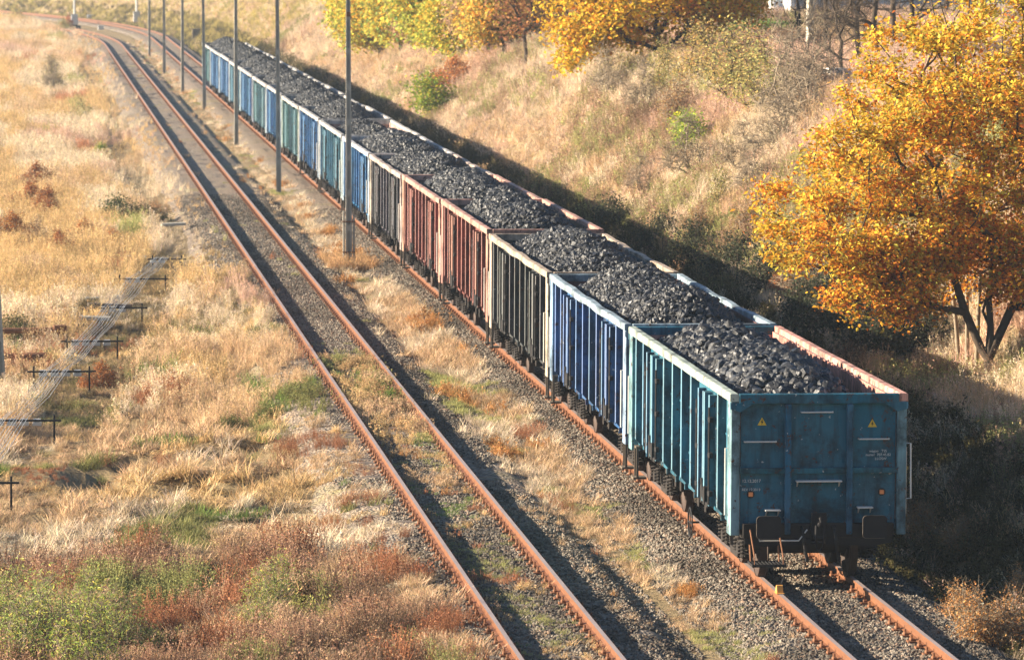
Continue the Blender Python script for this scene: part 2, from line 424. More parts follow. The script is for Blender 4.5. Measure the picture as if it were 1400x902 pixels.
# ------------------------------------------------------------------ wagons
L, H, HW = 13.46, 3.17, 1.47
PITCHW = 14.04
XW = 1.312                                     # outer face of the wall sheets
def wagon_meshes():
    G = {}
    P = M['paint']; PP = M['plain']
    def side(s):
        b = MB()
        b.box(*sorted((s*XW, s*(XW-.012))), .12, L-.12, 1.02, H-.1)
        # shallow pressed lines in the sheet
        for z in (1.55, 2.35): b.box(*sorted((s*(XW-.002), s*(XW+.014))), .12, L-.12, z, z+.035)
        return b.mesh('side_wall', P)
    G['side'] = [side(-1), side(1)]
    def lining(s):
        b = MB(); b.box(*sorted((s*(XW-.016), s*(XW-.03))), .10, L-.10, 1.1, H-.1); return b.mesh('inner_lining', P)
    G['lining'] = [lining(-1), lining(1)]
    def rim(s, bow):
        # top chord, softly bowed like a much-used wagon's
        n = 14; V = []; F = []
        pr = [(-.085, -.13), (-.085, -.012), (-.065, 0), (.045, 0), (.06, -.012), (.06, -.13)]
        for i in range(n+1):
            y = L*i/n; d = bow*math.sin(PI*i/n)*(.7+.5*math.sin(i*1.7)); e = bow*.6*math.sin(2.3*PI*i/n + 1)
            for (a, z) in pr: V.append((s*(1.385 - a*1.0 + e*.25), y, H + z - d))
        k = len(pr)
        for i in range(n):
            for j in range(k): F.append((i*k+j, i*k+(j+1) % k, (i+1)*k+(j+1) % k, (i+1)*k+j))
        F += [tuple(range(k)), tuple(n*k+j for j in range(k))[::-1]]
        return MB().add(V, F).mesh('top_rim', PP)
    G['rim'] = [[rim(-1, b), rim(1, b)] for b in (.008, .02, .04)]
    def endrim(e):
        b = MB(); y0, y1 = ((-.02, .10), (L-.10, L+.02))[e]
        b.box(-1.322, 1.322, y0, y1, H-.17, H-.003, .012)
        for s in (-1, 1): b.prism([(s*1.47, H-.14), (s*1.10, H-.17), (s*1.30, H-.30), (s*1.47, H-.25)], 'y', *((-.018, .012) if e == 0 else (L-.012, L+.018)))
        return b.mesh('top_rim', P)
    G['endrim'] = [endrim(0), endrim(1)]
    def end(e):
        y = .07 if e == 0 else L-.07; q = -1 if e == 0 else 1
        b = MB(); b.box(-XW+.03, XW-.03, *sorted((y, y-q*.015)), .95, H-.15)
        for z in (1.25, 1.68): b.box(-1.25, 1.25, *sorted((y-q*.001, y+q*.012)), z, z+.02)
        return b.mesh('end_wall', P)
    G['end'] = [end(0), end(1)]
    def endlin(e):
        q = -1 if e == 0 else 1; y = (.07 if e == 0 else L-.07) - q*.02
        b = MB(); b.box(-XW+.035, XW-.035, *sorted((y, y-q*.012)), 1.1, H-.16); return b.mesh('inner_lining', P)
    G['endlin'] = [endlin(0), endlin(1)]
    def belt(e):
        y0, y1 = ((-.03, .066), (L-.066, L+.03))[e]
        b = MB(); b.prism([(y0+(.02 if e == 0 else 0), 1.86), (y1-(0 if e == 0 else .02), 1.86), (y1, 1.95), (y0, 1.95)], 'x', -1.30, 1.30); return b.mesh('end_belt', P)
    G['belt'] = [belt(0), belt(1)]
    def epost(e, x):
        y0, y1 = ((-.055, .062), (L-.062, L+.055))[e]
        return MB().box(x-.05, x+.05, y0, y1, .86, H-.174, .012).mesh('end_post', P)
    G['epost'] = [[epost(e, x) for x in (-.51, .51)] for e in (0, 1)]
    def cpost(s, e):
        b = MB(); y0, y1 = ((.0, .40), (L-.40, L-.0))[e]
        b.box(*sorted((s*1.30, s*1.455)), y0, y1, .84, H-.135, .012)
        return b.mesh('corner_post', PP)
    G['cpost'] = [[cpost(-1, 0), cpost(-1, 1)], [cpost(1, 0), cpost(1, 1)]]
    def rib(s):
        pr = [(-.062, XW-.004), (-.06, 1.453), (.06, 1.453), (.062, XW-.004)]
        b = MB(); V = []
        for z, k in ((1.0, .25), (1.12, 1), (H-.135, 1)):
            for (a, x) in pr: V.append((s*(XW + (x-XW)*k), a, z))
        F = [(i*4+j, i*4+j+1, i*4+j+5, i*4+j+4) for i in range(2) for j in range(3)] + [(0, 1, 2, 3), (8, 9, 10, 11)]
        b.add(V, F)
        b.box(*sorted((s*1.30, s*1.38)), -.03, .03, .9, 1.005)
        return b.mesh('side_rib', P)
    G['rib'] = [rib(-1), rib(1)]
    def leaf(s):
        b = MB(); b.box(*sorted((s*(XW+.002), s*(XW+.03))), -.35, .35, 1.06, 2.86, .008)
        for z in (1.5, 2.1): b.box(*sorted((s*(XW+.031), s*(XW+.05))), -.22, .22, z, z+.06)
        return b.mesh('side_door', P)
    def dbar(s):
        b = MB(); b.box(*sorted((s*(XW+.002), s*1.452)), -.045, .045, 1.02, 2.9, .006); return b.mesh('door_bar', P)
    def hinge(s):
        b = MB()
        for z in (1.2, 1.85, 2.45): b.box(*sorted((s*1.40, s*1.475)), -.085, .085, z, z+.09, .01)
        b.tube([(s*1.462, 0, 1.05), (s*1.462, 0, 2.7)], .018, 6)
        return b.mesh('door_hinge', M['dark_iron'])
    def latch(s):
        b = MB(); b.box(*sorted((s*1.36, s*1.44)), -.42, .42, .96, 1.04, .01)
        for y in (-.2, .12): b.box(*sorted((s*1.37, s*1.47)), y, y+.1, .98, 1.3, .015)
        b.tube([(s*1.455, -.1, 1.05), (s*1.475, .05, 1.42)], .02, 6)
        return b.mesh('door_latch', M['dark_iron'])
    G['leaf'] = [leaf(-1), leaf(1)]; G['dbar'] = [dbar(-1), dbar(1)]; G['hinge'] = [hinge(-1), hinge(1)]; G['latch'] = [latch(-1), latch(1)]
    def sill(s):
        b = MB(); b.box(*sorted((s*1.24, s*1.32)), .1, L-.1, .93, 1.018, .008)
        return b.mesh('side_sill', P)
    G['sill'] = [sill(-1), sill(1)]
    b = MB(); b.box(-XW+.035, XW-.035, .12, L-.12, 1.05, 1.095)
    G['floor'] = b.mesh('wagon_floor', M['running_gear'])
    b = MB()
    for s in (-1, 1): b.box(*sorted((s*.25, s*.42)), .1, L-.1, .72, 1.04, .01)
    for y in (2.2, 4.7, 6.7, 8.7, 11.2): b.box(-1.22, 1.22, y-.08, y+.08, .82, 1.04)
    b.box(-1.25, 1.25, -.04, .1, .80, 1.04, .01); b.box(-1.25, 1.25, L-.1, L+.04, .80, 1.04, .01)
    b.tube([(-.62, 5.4, .72), (-.62, 6.5, .72)], .2, 12); b.tube([(.6, 6.9, .74), (.6, 7.6, .74)], .16, 12)
    b.tube([(-1.15, 4.6, .88), (-1.15, 8.9, .88)], .02, 6)
    for y in (4.4, 5.3, 7.6, 8.3): b.box(-1.24, -1.05, y, y+.16, .68, .93, .01)
    G['underframe'] = b.mesh('underframe', M['running_gear'])
    # bogie
    b = MB()
    for s in (-1, 1):
        pr = [(-1.25, .50), (-1.22, .62), (-.62, .66), (-.42, .36), (.42, .36), (.62, .66), (1.22, .62), (1.25, .50), (.55, .46), (.40, .24), (-.40, .24), (-.55, .46)]
        x0, x1 = sorted((s*.96, s*1.06)); b.prism(pr, 'x', x0, x1)
    b.box(-1.02, 1.02, -.2, .2, .48, .72, .02)
    for y in (-1.2, 1.2): b.box(-.96, .96, y-.04, y+.04, .48, .58)
    b.tube([(0, 0, .70), (0, 0, .80)], .24, 14)
    G['bogie_frame'] = b.mesh('bogie_frame', M['running_gear'])
    b = MB(); n = 28
    V = []; F = []
    prof = [(.0, .06), (.16, .05), (.17, .02), (.36, .015), (.40, .045), (.455, .05), (.46, .066), (.46, -.045), (.49, -.055), (.49, -.075), (.40, -.078), (.36, -.03), (.17, -.03), (.16, -.07), (0, -.07)]
    for (r, x) in prof:
        for k in range(n): w = 2*PI*k/n; V.append((x, r*math.cos(w), r*math.sin(w)))
    for i in range(len(prof)-1):
        for k in range(n): F.append((i*n+k, i*n+(k+1) % n, (i+1)*n+(k+1) % n, (i+1)*n+k))
    b.add(V, F); G['wheel'] = b.mesh('wheel', M['wheel_steel'])
    G['axle'] = MB().tube([(-.95, 0, 0), (.95, 0, 0)], .08, 10).mesh('axle', M['running_gear'])
    b = MB(); b.box(-.09, .09, -.16, .16, -.15, .15, .03); b.tube([(-.13, 0, 0), (.13, 0, 0)], .11, 12); b.box(-.05, .05, -.32, .32, -.10, -.05, .01)
    G['axle_box'] = b.mesh('axle_box', M['running_gear'])
    b = MB()
    for y in (-.25, .25):
        pts = [(.075*math.cos(w), y + .075*math.sin(w), -.06 + .27*w/(2*PI*4.5)) for w in np.linspace(0, 2*PI*4.5, 46)]
        b.tube(pts, .017, 5)
    G['spring'] = b.mesh('coil_spring', M['running_gear'])
    # buffers, hook
    b = MB(); b.tube([(0, -.04, 0), (0, -.10, 0)], .16, 12); b.tube([(0, -.10, 0), (0, -.34, 0)], .115, 14)
    G['buffer'] = b.mesh('buffer', M['dark_iron'])
    pr = []
    w_, h_ = .20, .185
    for cx, cz, a0 in ((w_-.06, h_-.06, 0), (-w_+.06, h_-.06, 90), (-w_+.06, -h_+.06, 180), (w_-.06, -h_+.06, 270)):
        for k in range(5): a = R(a0 + 22.5*k); pr.append((cx + .06*math.cos(a), cz + .06*math.sin(a)))
    b = MB(); b.prism(pr, 'y', -.39, -.345); b.tube([(0, -.345, 0), (0, -.30, 0)], .09, 12)
    nq = len(pr); ol = MB(); ol.tube([(q[0], -.392, q[1]) for q in pr[5:17]], .0045, 5); G['buffer_edge'] = ol.mesh('lit_edge', M['timber'])  # paler outline tube added for light caught on the head's edge
    G['buffer_head'] = b.mesh('buffer_head', M['dark_iron'])
    b = MB(); b.box(-.13, .13, -.07, -.04, -.2, .2, .01)
    pts = [(0, -.06, 0), (0, -.2, .02), (0, -.27, .07), (0, -.25, .13), (0, -.19, .12)]
    b.tube(pts, [.04, .04, .035, .03, .018], 8)
    for s in (-1, 1): b.tube([(s*.06, -.16, 0), (s*.07, -.2, -.18), (s*.05, -.16, -.36), (0, -.17, -.44)], .02, 6)
    b.tube([(-.1, -.18, -.2), (.1, -.18, -.2)], .025, 6)
    G['hook'] = b.mesh('draw_hook', M['dark_iron'])
    b = MB(); b.tube([(0, -.03, 0), (0, -.14, -.03), (.02, -.2, -.2), (.05, -.16, -.4), (.08, -.13, -.5)], .028, 8); b.box(.05, .11, -.16, -.10, -.56, -.47, .01)
    G['hose'] = b.mesh('brake_hose', M['dark_iron'])
    # step stirrups under the corners
    def stir(s):
        b = MB(); x = s*1.44
        b.box(*sorted((x, x-s*.045)), -.17, -.13, .38, .98); b.box(*sorted((x, x-s*.045)), .13, .17, .38, .98)
        b.box(*sorted((x+s*.06, x-s*.2)), -.17, .17, .36, .40, .006); b.box(*sorted((x, x-s*.2)), -.17, .17, .94, .98)
        return b.mesh('step', M['timber'])
    G['stirrup'] = [stir(-1), stir(1)]
    def rod(s):
        b = MB(); x = s*1.452
        b.tube([(s*1.43, .30, 2.25), (x+s*.05, .30, 2.25), (x+s*.05, .30, 1.15), (s*1.43, .30, 1.15)], .013, 6); return b.mesh('handrail', M['bare_metal'])
    G['rod'] = [rod(-1), rod(1)]
    n = 26
    b = MB(); b.tube([(0, .25*math.cos(2*PI*k/n), .25*math.sin(2*PI*k/n)) for k in range(n+1)], .016, 6, cap=False)
    for a in (0, PI/2): b.tube([(0, -.25*math.cos(a), -.25*math.sin(a)), (0, .25*math.cos(a), .25*math.sin(a))], .01, 5)
    b.tube([(0, 0, 0), (.16, 0, 0)], .02, 6)
    G['handwheel'] = b.mesh('brake_handwheel', M['dark_iron'])
    return G
G = wagon_meshes()
RIBS = [1.57, 4.85, 6.07, 7.27, 8.47, 11.40, 12.45]
DOORS = [3.27, 10.22]
def rotcopy(fn): pass
def make_wagon(k, name, label, paint, rimc, postc, ribc, inner, bow, dz=0., detail=2):
    t = thing(name, label, 'coal wagon', (0, PITCHW*k, 0), group='open wagons of the coal train')
    j = lambda c, a=.12: tuple(max(0., x*(1 + random.uniform(-a, a))) for x in c)
    z = (0, 0, dz)
    for s in (0, 1):
        put('side_wall', G['side'][s], t, paint, z); put('inner_lining', G['lining'][s], t, inner, z)
        put('top_rim', G['rim'][bow][s], t, rimc if k or not s else (.66, .33, .25), z); put('side_sill', G['sill'][s], t, j(paint), z)
        for e in (0, 1): put('corner_post', G['cpost'][s][e], t, j(postc, .06), z)
        if s == 1 and detail < 2: continue
        for y in RIBS: put('side_rib', G['rib'][s], t, j(ribc), (0, y, dz))
        for y in DOORS:
            for q in (-1, 1):
                d = put('side_door', G['leaf'][s], t, j(paint, .2), (0, y + q*.37, dz))
                for a in (-.29, .29): put('door_bar', G['dbar'][s], d, j(ribc), (0, a, 0))
                if detail > 0: put('door_hinge', G['hinge'][s], d, None, (0, q*.40, 0))
            if detail > 0: put('door_latch', G['latch'][s], t, None, (0, y, dz))
    for e in (0, 1):
        put('end_wall', G['end'][e], t, paint, z); put('inner_lining', G['endlin'][e], t, inner, z); put('top_rim', G['endrim'][e], t, rimc if k else paint, z)
        put('end_belt', G['belt'][e], t, j(paint), z)
        for x in (0, 1): put('end_post', G['epost'][e][x], t, j(paint), z)
        for s in (-1, 1):
            if detail > 1 or e == 0:
                bf = put('buffer', G['buffer'], t, None, (s*.875, 0 if e == 0 else L, 1.02), (0, 0, 0 if e == 0 else PI))
                bh = put('buffer_head', G['buffer_head'], bf)
                if k == 0 and e == 0: put('lit_edge', G['buffer_edge'], bf)
    put('wagon_floor', G['floor'], t); put('underframe', G['underframe'], t)
    for y in (2.23, L-2.23):
        bg = put('bogie', G['bogie_frame'], t, None, (0, y, 0))
        for a in (-.9, .9):
            for s in (-1, 1):
                put('wheel', G['wheel'], bg, None, (s*.752, a, .455), (0, 0, 0 if s > 0 else PI))
                if detail > 0:
                    put('axle_box', G['axle_box'], bg, None, (s*1.01, a, .455)); put('coil_spring', G['spring'], bg, None, (s*1.08, a, .45))
            put('axle', G['axle'], bg, None, (0, a, .455))
    if detail > 0:
        put('draw_hook', G['hook'], t, None, (0, 0, 1.02)); put('draw_hook', G['hook'], t, None, (0, L, 1.02), (0, 0, PI))
        for s in (0, 1):
            put('handrail', G['rod'][s], t, None, (0, 0, 0)); put('handrail', G['rod'][s], t, None, (0, L-.6, 0))
            
            if k: put('step', G['stirrup'][s], t, None, (0, .25, 0))
            put('step', G['stirrup'][s], t, None, (0, L-.9 if k == 0 else L-.3, 0))
    return t

TEAL = (.002, .115, .18); BLUE = (.005, .075, .21); BLACK = (.018, .021, .026); RED = (.17, .036, .024); GREYB = (.05, .047, .058)
BRIGHT = (.002, .11, .27); TEALB = (.003, .12, .20); GREENG = (.02, .12, .15)
PALE = (.50, .52, .46)
def mixc(a, b, f): return tuple(x*(1-f) + y*f for x, y in zip(a, b))
W = [
 ('teal coal wagon with chipped paint whose end wall closes the train', TEAL, (.46, .53, .44), (.22, .38, .42), mixc(TEAL, PALE, 0.08), (.62, .27, .20), 0, 0),
 ('royal blue coal wagon coupled to the chipped teal end wagon', BLUE, (.34, .44, .50), (.30, .42, .58), mixc(BLUE, PALE, 0.06), (.14, .05, .045), 2, 0),
 ('black coal wagon with beige top rim and beige corner posts', BLACK, (.55, .42, .30), (.58, .46, .33), mixc(BLACK, PALE, 0.03), (.035, .10, .13), 2, 0),
 ('brick red coal wagon next to the black beige-rimmed wagon', RED, (.60, .32, .24), (.52, .27, .19), mixc(RED, (.5, .3, .22), .12), (.10, .06, .05), 0, .07),
 ('brick red coal wagon next to the dark grey wagon', mixc(RED, (.2, .05, .05), .4), (.60, .33, .25), (.54, .30, .22), mixc(RED, (.5, .3, .22), .15), (.12, .07, .07), 0, .03),
 ('dark grey coal wagon with a pinkish beige top rim', GREYB, (.56, .44, .37), (.52, .42, .36), mixc(GREYB, PALE, 0.04), (.12, .10, .11), 2, 0),
 ('vivid blue coal wagon partly hidden by the pole with a propped base', (.004, .15, .36), (.56, .54, .53), (.40, .46, .52), mixc(BRIGHT, PALE, 0.03), (.45, .28, .22), 1, 0),
 ('greenish blue coal wagon with a tall bare inner wall of faded pink', TEALB, (.58, .55, .50), (.46, .50, .50), mixc(TEALB, PALE, 0.07), (.50, .32, .26), 1, .02),
 ('bright blue coal wagon with white streaks, ninth counted from the teal end wagon', BRIGHT, (.60, .56, .52), (.46, .48, .48), mixc(BRIGHT, PALE, 0.03), (.2, .2, .2), 0, .05),
 ('grey-green coal wagon with cream corner posts', GREENG, (.60, .57, .52), (.56, .53, .42), mixc(GREENG, PALE, 0.04), (.2, .2, .2), 2, 0),
 ('blue coal wagon coupled behind the grey-green cream-posted wagon', BRIGHT, (.58, .55, .52), (.46, .48, .48), mixc(BRIGHT, PALE, 0.03), (.2, .2, .2), 1, .04),
 ('faded turquoise coal wagon, twelfth counted from the teal end wagon', mixc(GREENG, BRIGHT, .4), (.60, .57, .53), (.5, .5, .46), mixc(GREENG, PALE, 0.07), (.2, .2, .2), 0, 0),
 ('blue coal wagon, thirteenth counted from the teal end wagon', mixc(BRIGHT, TEALB, .4), (.60, .57, .54), (.46, .48, .48), mixc(BRIGHT, PALE, 0.04), (.2, .2, .2), 2, .03),
 ('dull teal coal wagon, fourteenth counted from the teal end wagon', TEALB, (.60, .57, .54), (.46, .48, .48), mixc(TEALB, PALE, 0.06), (.2, .2, .2), 1, 0),
 ('pale blue coal wagon, third before the far end of the train', mixc(BRIGHT, PALE, 0.03), (.60, .58, .56), (.48, .5, .5), mixc(BRIGHT, PALE, 0.07), (.2, .2, .2), 0, .04),
 ('strong blue coal wagon, last but one at the far end of the train', BRIGHT, (.60, .58, .56), (.48, .5, .5), mixc(BRIGHT, PALE, 0.04), (.2, .2, .2), 1, 0),
 ('grey-teal coal wagon at the far end of the train', GREENG, (.58, .56, .54), (.5, .5, .5), mixc(GREENG, PALE, 0.06), (.2, .2, .2), 0, 0),
]
W = [(a, b, tuple(q*(.75 if n > 7 else .85) for q in c), mixc(b, d, .55 if n > 7 else .8), *e) for n, (a, b, c, d, *e) in enumerate(W)]
WAG = []
for k, (lab, pc, rc, oc, bc, ic, bow, dz) in enumerate(W):
    WAG.append(make_wagon(k, 'coal_wagon', lab, pc, rc, oc, bc, ic, bow, dz, 2 if k < 3 else 1 if k < 9 else 0))

# end wall fittings of the last wagon
w1 = WAG[0]
def fit(name, b, m, smooth=False, parent=w1): return put(name, b.mesh(name, m, smooth), parent)
XZ = lambda px, py: ((px - 1120.5)/83.5, 3.17 - (py - 538.5)/83.3)
for x0, x1, py in ((1018, 1062, 604), (1096, 1140, 564), (1176, 1218, 601)):
    a, z = XZ(x0, py); c, _ = XZ(x1, py); b = MB()
    b.tube([(a, .066, z), (a, -.01, z), (c, -.01, z), (c, .066, z)], .013, 7); fit('handrail', b, M['bare_metal'])
for x0, x1, py, d in ((1089, 1152, 658, .10), (1046.5, 1068, 697.6, .09), (1174, 1195.5, 694.5, .09)):
    a, z = XZ(x0, py); c, _ = XZ(x1, py); b = MB(); b.box(a, c, .066-d-.06, .064, z-.012, z+.012, .004)
    for q in (a+.03, c-.03): b.prism([(.064, z-.013), (.064, z-.10), (-.05, z-.013)], 'x', q-.008, q+.008)
    fit('footstep', b, M['bare_metal'])
b = MB(); x, z = XZ(1236, 607); b.tube([(1.43, .05, z), (1.52, -.02, z), (1.53, -.02, z-.9), (1.44, .05, z-.92)], .014, 7); fit('handrail', b, M['bare_metal'])
for px, py in ((1027.6, 676.3), (1208.8, 674)):
    x, z = XZ(px, py); b = MB(); b.box(x-.036, x+.036, .03, .066, z-.036, z+.036, .006); o = fit('reflector', b, M['orange_reflector'])
    b = MB(); b.tube([(x, .067, z), (x, .055, z)], .065, 14); fit('reflector_plate', b, M['black_sign'], parent=o)
for px, py in ((1042.5, 577.5), (1195, 580.5)):
    x, z = XZ(px, py); b = MB(); b.prism([(x-.075, z-.055), (x+.075, z-.055), (x, z+.075)], 'y', .058, .067)
    o = fit('warning_sign', b, M['yellow_sign'])
    b = MB(); b.prism([(x+.008, z+.045), (x-.02, z-.005), (x-.002, z-.005), (x-.012, z-.045), (x+.022, z+.008), (x+.004, z+.008)], 'y', .053, .0575); fit('lightning_symbol', b, M['black_sign'], parent=o)
def text(s, px, py, h, parent=w1, align='LEFT'):
    cu = bpy.data.curves.new('lettering', 'FONT'); cu.body = s; cu.size = h*1.4; cu.extrude = .001; cu.align_x = align
    tmp = bpy.data.objects.new('lettering', cu); COL.objects.link(tmp); bpy.context.view_layer.update()
    me = bpy.data.meshes.new_from_object(tmp.evaluated_get(bpy.context.evaluated_depsgraph_get()))
    bpy.data.objects.remove(tmp); me.materials.clear(); me.materials.append(M['lettering'])
    x, z = XZ(px, py); put('lettering', me, parent, None, (x, .056, z), (PI/2, 0, 0))
text('12.12.2017', 1015.5, 660, .05); text('REV 12.2013', 1015.5, 671.5, .042); text('-9-', 1010.5, 665.5, .035)
text('wagon   TSS', 1191, 619.5, .042); text('numer  707.45.82', 1186, 624.6, .042); text('LLOSW', 1199, 630, .042)
put('brake_handwheel', G['handwheel'], w1, None, (-1.50, 4.45, .52))
# shunter's grating over the rail, tied to the near corner
b = MB(); gy0, gy1 = -.62, -.10
for i in range(9): x = -1.12 + i*.058; b.box(x-.009, x+.009, gy0+.018, gy1-.018, .40, .44)
b.box(-1.16, -.63, gy0, gy0+.016, .40, .445); b.box(-1.16, -.63, gy1-.016, gy1, .40, .445); b.box(-1.176, -1.161, gy0, gy1, .40, .445); b.box(-.629, -.614, gy0, gy1, .40, .445)
fit('grating_step', b, M['dark_iron'])
b = MB()
for x in (-1.13, -.66): b.tube([(x, gy1-.03, .42), (x, .0, .72), (x, .03, .9)], .016, 6); b.tube([(x, gy0+.05, .42), (x, gy0+.05, .55), (x, -.03, .95)], .012, 6)
fit('step_hanger', b, M['rusty_iron'])
# uncoupling bar loops below the buffers
b = MB(); b.tube([(-1.0, -.12, .86), (-1.0, -.2, .78), (-.35, -.2, .78), (-.2, -.12, .95)], .012, 6); fit('uncoupling_bar', b, M['bare_metal'])
put('brake_hose', G['hose'], w1, None, (.25, 0, .98)); put('brake_hose', G['hose'], w1, None, (-.28, 0, .98))
b = MB()
for s in (-1, 1): b.prism([(s*.12, .86), (s*1.22, .86), (s*1.22, .72), (s*.9, .66), (s*.12, .70)], 'y', -.03, -.012)
fit('headstock', b, M['dark_iron'])
# wheel chock
ck = MB(); ck.prism([(-.08, 0), (.11, 0), (.10, .05), (.02, .12), (-.04, .115)], 'x', -.05, .05); ck.box(-.065, .065, -.14, .14, -.012, .0)
co = put('wheel_chock', ck.mesh('wheel_chock', M['yellow_paint']), loc=(-.752, -.78, .013)); tag(co, 'yellow steel wheel chock sitting on the rail just behind the last wagon', 'wheel chock')
hb = MB(); hb.tube([(.04, .06, .13), (.10, .14, .24), (.22, .16, .24)], .012, 6); put('handle', hb.mesh('handle', M['dark_iron']), co)

# ------------------------------------------------------------------ coal
def ico(sub=0):
    p = (1 + 5**.5)/2
    v = np.array([(-1, p, 0), (1, p, 0), (-1, -p, 0), (1, -p, 0), (0, -1, p), (0, 1, p), (0, -1, -p), (0, 1, -p), (p, 0, -1), (p, 0, 1), (-p, 0, -1), (-p, 0, 1)], float)
    v /= np.linalg.norm(v[0])
    f = np.array([(0, 11, 5), (0, 5, 1), (0, 1, 7), (0, 7, 10), (0, 10, 11), (1, 5, 9), (5, 11, 4), (11, 10, 2), (10, 7, 6), (7, 1, 8), (3, 9, 4), (3, 4, 2), (3, 2, 6), (3, 6, 8), (3, 8, 9), (4, 9, 5), (2, 4, 11), (6, 2, 10), (8, 6, 7), (9, 8, 1)])
    for _ in range(sub):
        cache = {}; vv = list(map(tuple, v)); nf = []
        def mid(a, b):
            k = (min(a, b), max(a, b))
            if k not in cache:
                m = (np.array(vv[a]) + np.array(vv[b])); m /= np.linalg.norm(m); cache[k] = len(vv); vv.append(tuple(m))
            return cache[k]
        for a, b_, c in f:
            x, y, z = mid(a, b_), mid(b_, c), mid(c, a); nf += [(a, x, z), (b_, y, x), (c, z, y), (x, y, z)]
        v = np.array(vv); f = np.array(nf)
    return v, f
def chip(sub, r):
    """an angular broken lump: a ball cut by random planes"""
    v, f = ico(sub); v = v.copy()
    for _ in range(9):
        n = r.normal(size=3); n /= np.linalg.norm(n); d = r.uniform(.62, .92) if sub else r.uniform(.5, .85)
        k = v @ n; v -= np.outer(np.maximum(k - d, 0), n)
    if sub: v *= 1 + r.normal(0, .07, (len(v), 1))
    v *= r.uniform(.75, 1.25, 3); return v, f
def rand_rot(n, r):
    q = r.normal(size=(n, 4)); q /= np.linalg.norm(q, axis=1)[:, None]; w, x, y, z = q.T
    return np.stack([1-2*(y*y+z*z), 2*(x*y-z*w), 2*(x*z+y*w), 2*(x*y+z*w), 1-2*(x*x+z*z), 2*(y*z-x*w), 2*(x*z-y*w), 2*(y*z+x*w), 1-2*(x*x+y*y)], -1).reshape(n, 3, 3)
def scatter(protos, P, s, r):
    Vs, Fs, off = [], [], 0
    pick = r.integers(0, len(protos), len(P))
    for k, (v, f) in enumerate(protos):
        m = pick == k; n = m.sum()
        if not n: continue
        V = np.einsum('nij,kj->nki', rand_rot(n, r), v)*s[m][:, None, None] + P[m][:, None]
        F = f[None] + (np.arange(n)*len(v))[:, None, None] + off; off += n*len(v)
        Vs.append(V.reshape(-1, 3)); Fs.append(F.reshape(-1, 3))
    return np.concatenate(Vs), np.concatenate(Fs)
def heap_z(x, y, kind, seed):
    a = np.abs(x)/1.30; e = np.minimum(y - .12, L - .12 - y)
    n = (fnoise(x*1.1 + seed*7, y*.8, 60+seed) - .5)
    if kind == 0:    # last wagon: one heap, low towards the corners
        h = 2.60 + .72*np.clip(1 - a**2.2, 0, 1)*np.clip(e/2.4 + .12, 0, 1)**.7 - .18*np.clip((4 - y)/4, 0, 1)
        h = h + np.where(x < 0, .14*a, -.02*a)
    else:
        hump = .25*np.sin(PI*np.clip((y - .1)/(L - .2), 0, 1)*(2 if seed % 2 else 1))**2
        h = 2.78 + (.50 + hump)*np.clip(1 - a**2.0, 0, 1)*np.clip(e/2.3, 0, 1)**.75 - .28*np.clip(1 - e/1.4, 0, 1) + .12*np.clip(1-a, 0, 1)
    return h + n*.22
def coal_mesh(kind, seed, size, count, sub):
    r = np.random.default_rng(100 + seed)
    xs = np.linspace(-1.29, 1.29, 27); ys = np.linspace(.12, L-.12, 110)
    X, Y = np.meshgrid(xs, ys); Z = heap_z(X, Y, kind, seed) - size*.35
    i = np.arange(len(ys)-1)[:, None]*len(xs) + np.arange(len(xs)-1)[None]
    T = np.stack([i, i+1, i+len(xs)+1], -1).reshape(-1, 3); T2 = np.stack([i, i+len(xs)+1, i+len(xs)], -1).reshape(-1, 3)
    base = np.stack([X, Y, Z], -1).reshape(-1, 3)
    Ps = np.stack([r.uniform(-1.24, 1.24, count), r.uniform(.16, L-.16, count)], -1)
    s = size*r.uniform(.35, 1., count)**1.0*r.choice([.4, .7, 1., 1.35], count, p=[.3, .3, .27, .13])
    z = heap_z(Ps[:, 0], Ps[:, 1], kind, seed) - size*.25 + r.uniform(-.3, .25, count)*size
    Ps[:, 0] = np.clip(Ps[:, 0], -1.29 + s, 1.29 - s); Ps[:, 1] = np.clip(Ps[:, 1], .13 + s, L - .13 - s)
    V, F = scatter([chip(sub, r) for _ in range(10)], np.column_stack([Ps, z]), s, r)
    me = np_mesh('coal_heap', np.concatenate([V, base]), np.concatenate([F, T + len(V), T2 + len(V)]), M['coal'])
    me.materials.append(M['coal_dust'])
    mi = np.zeros(len(me.polygons), np.int32); mi[len(F):] = 1; me.polygons.foreach_set('material_index', mi)
    return me
CO = {0: coal_mesh(0, 0, .115, 6500, 1)}
for k in (1, 2): CO[k] = coal_mesh(1, k, .09, 11000, 0)
for k in (3, 4): CO[k] = coal_mesh(1, k, .095, 8000, 0)
for k in (5, 6): CO[k] = coal_mesh(1, k, .07, 5500, 0)
clab = ['heap of large coal lumps in the chipped teal end wagon', 'full heap of small coal in the royal blue wagon', 'heap of small coal in the black beige-rimmed wagon',
 'coal heap in the red wagon next to the black wagon', 'coal heap in the red wagon next to the dark grey wagon', 'coal heap in the dark grey wagon with pinkish rim', 'coal heap in the vivid blue wagon behind the propped pole',
 'low coal heap in the greenish blue wagon with the bare pink inner wall', 'smooth coal heap in the white-streaked bright blue wagon', 'fine coal heap in the grey-green cream-posted wagon', 'fine coal heap in the blue wagon behind the grey-green wagon',
 'fine coal heap in the faded turquoise twelfth wagon', 'fine coal heap in the blue thirteenth wagon', 'fine coal heap in the dull teal fourteenth wagon', 'fine coal heap in the third wagon before the far train end',
 'fine coal heap in the last wagon but one of the far train end', 'fine coal heap in the wagon at the far train end']
order = [0, 1, 2, 3, 4, 3, 4, 5, 6, 5, 6, 5, 6, 6, 5, 6, 5]
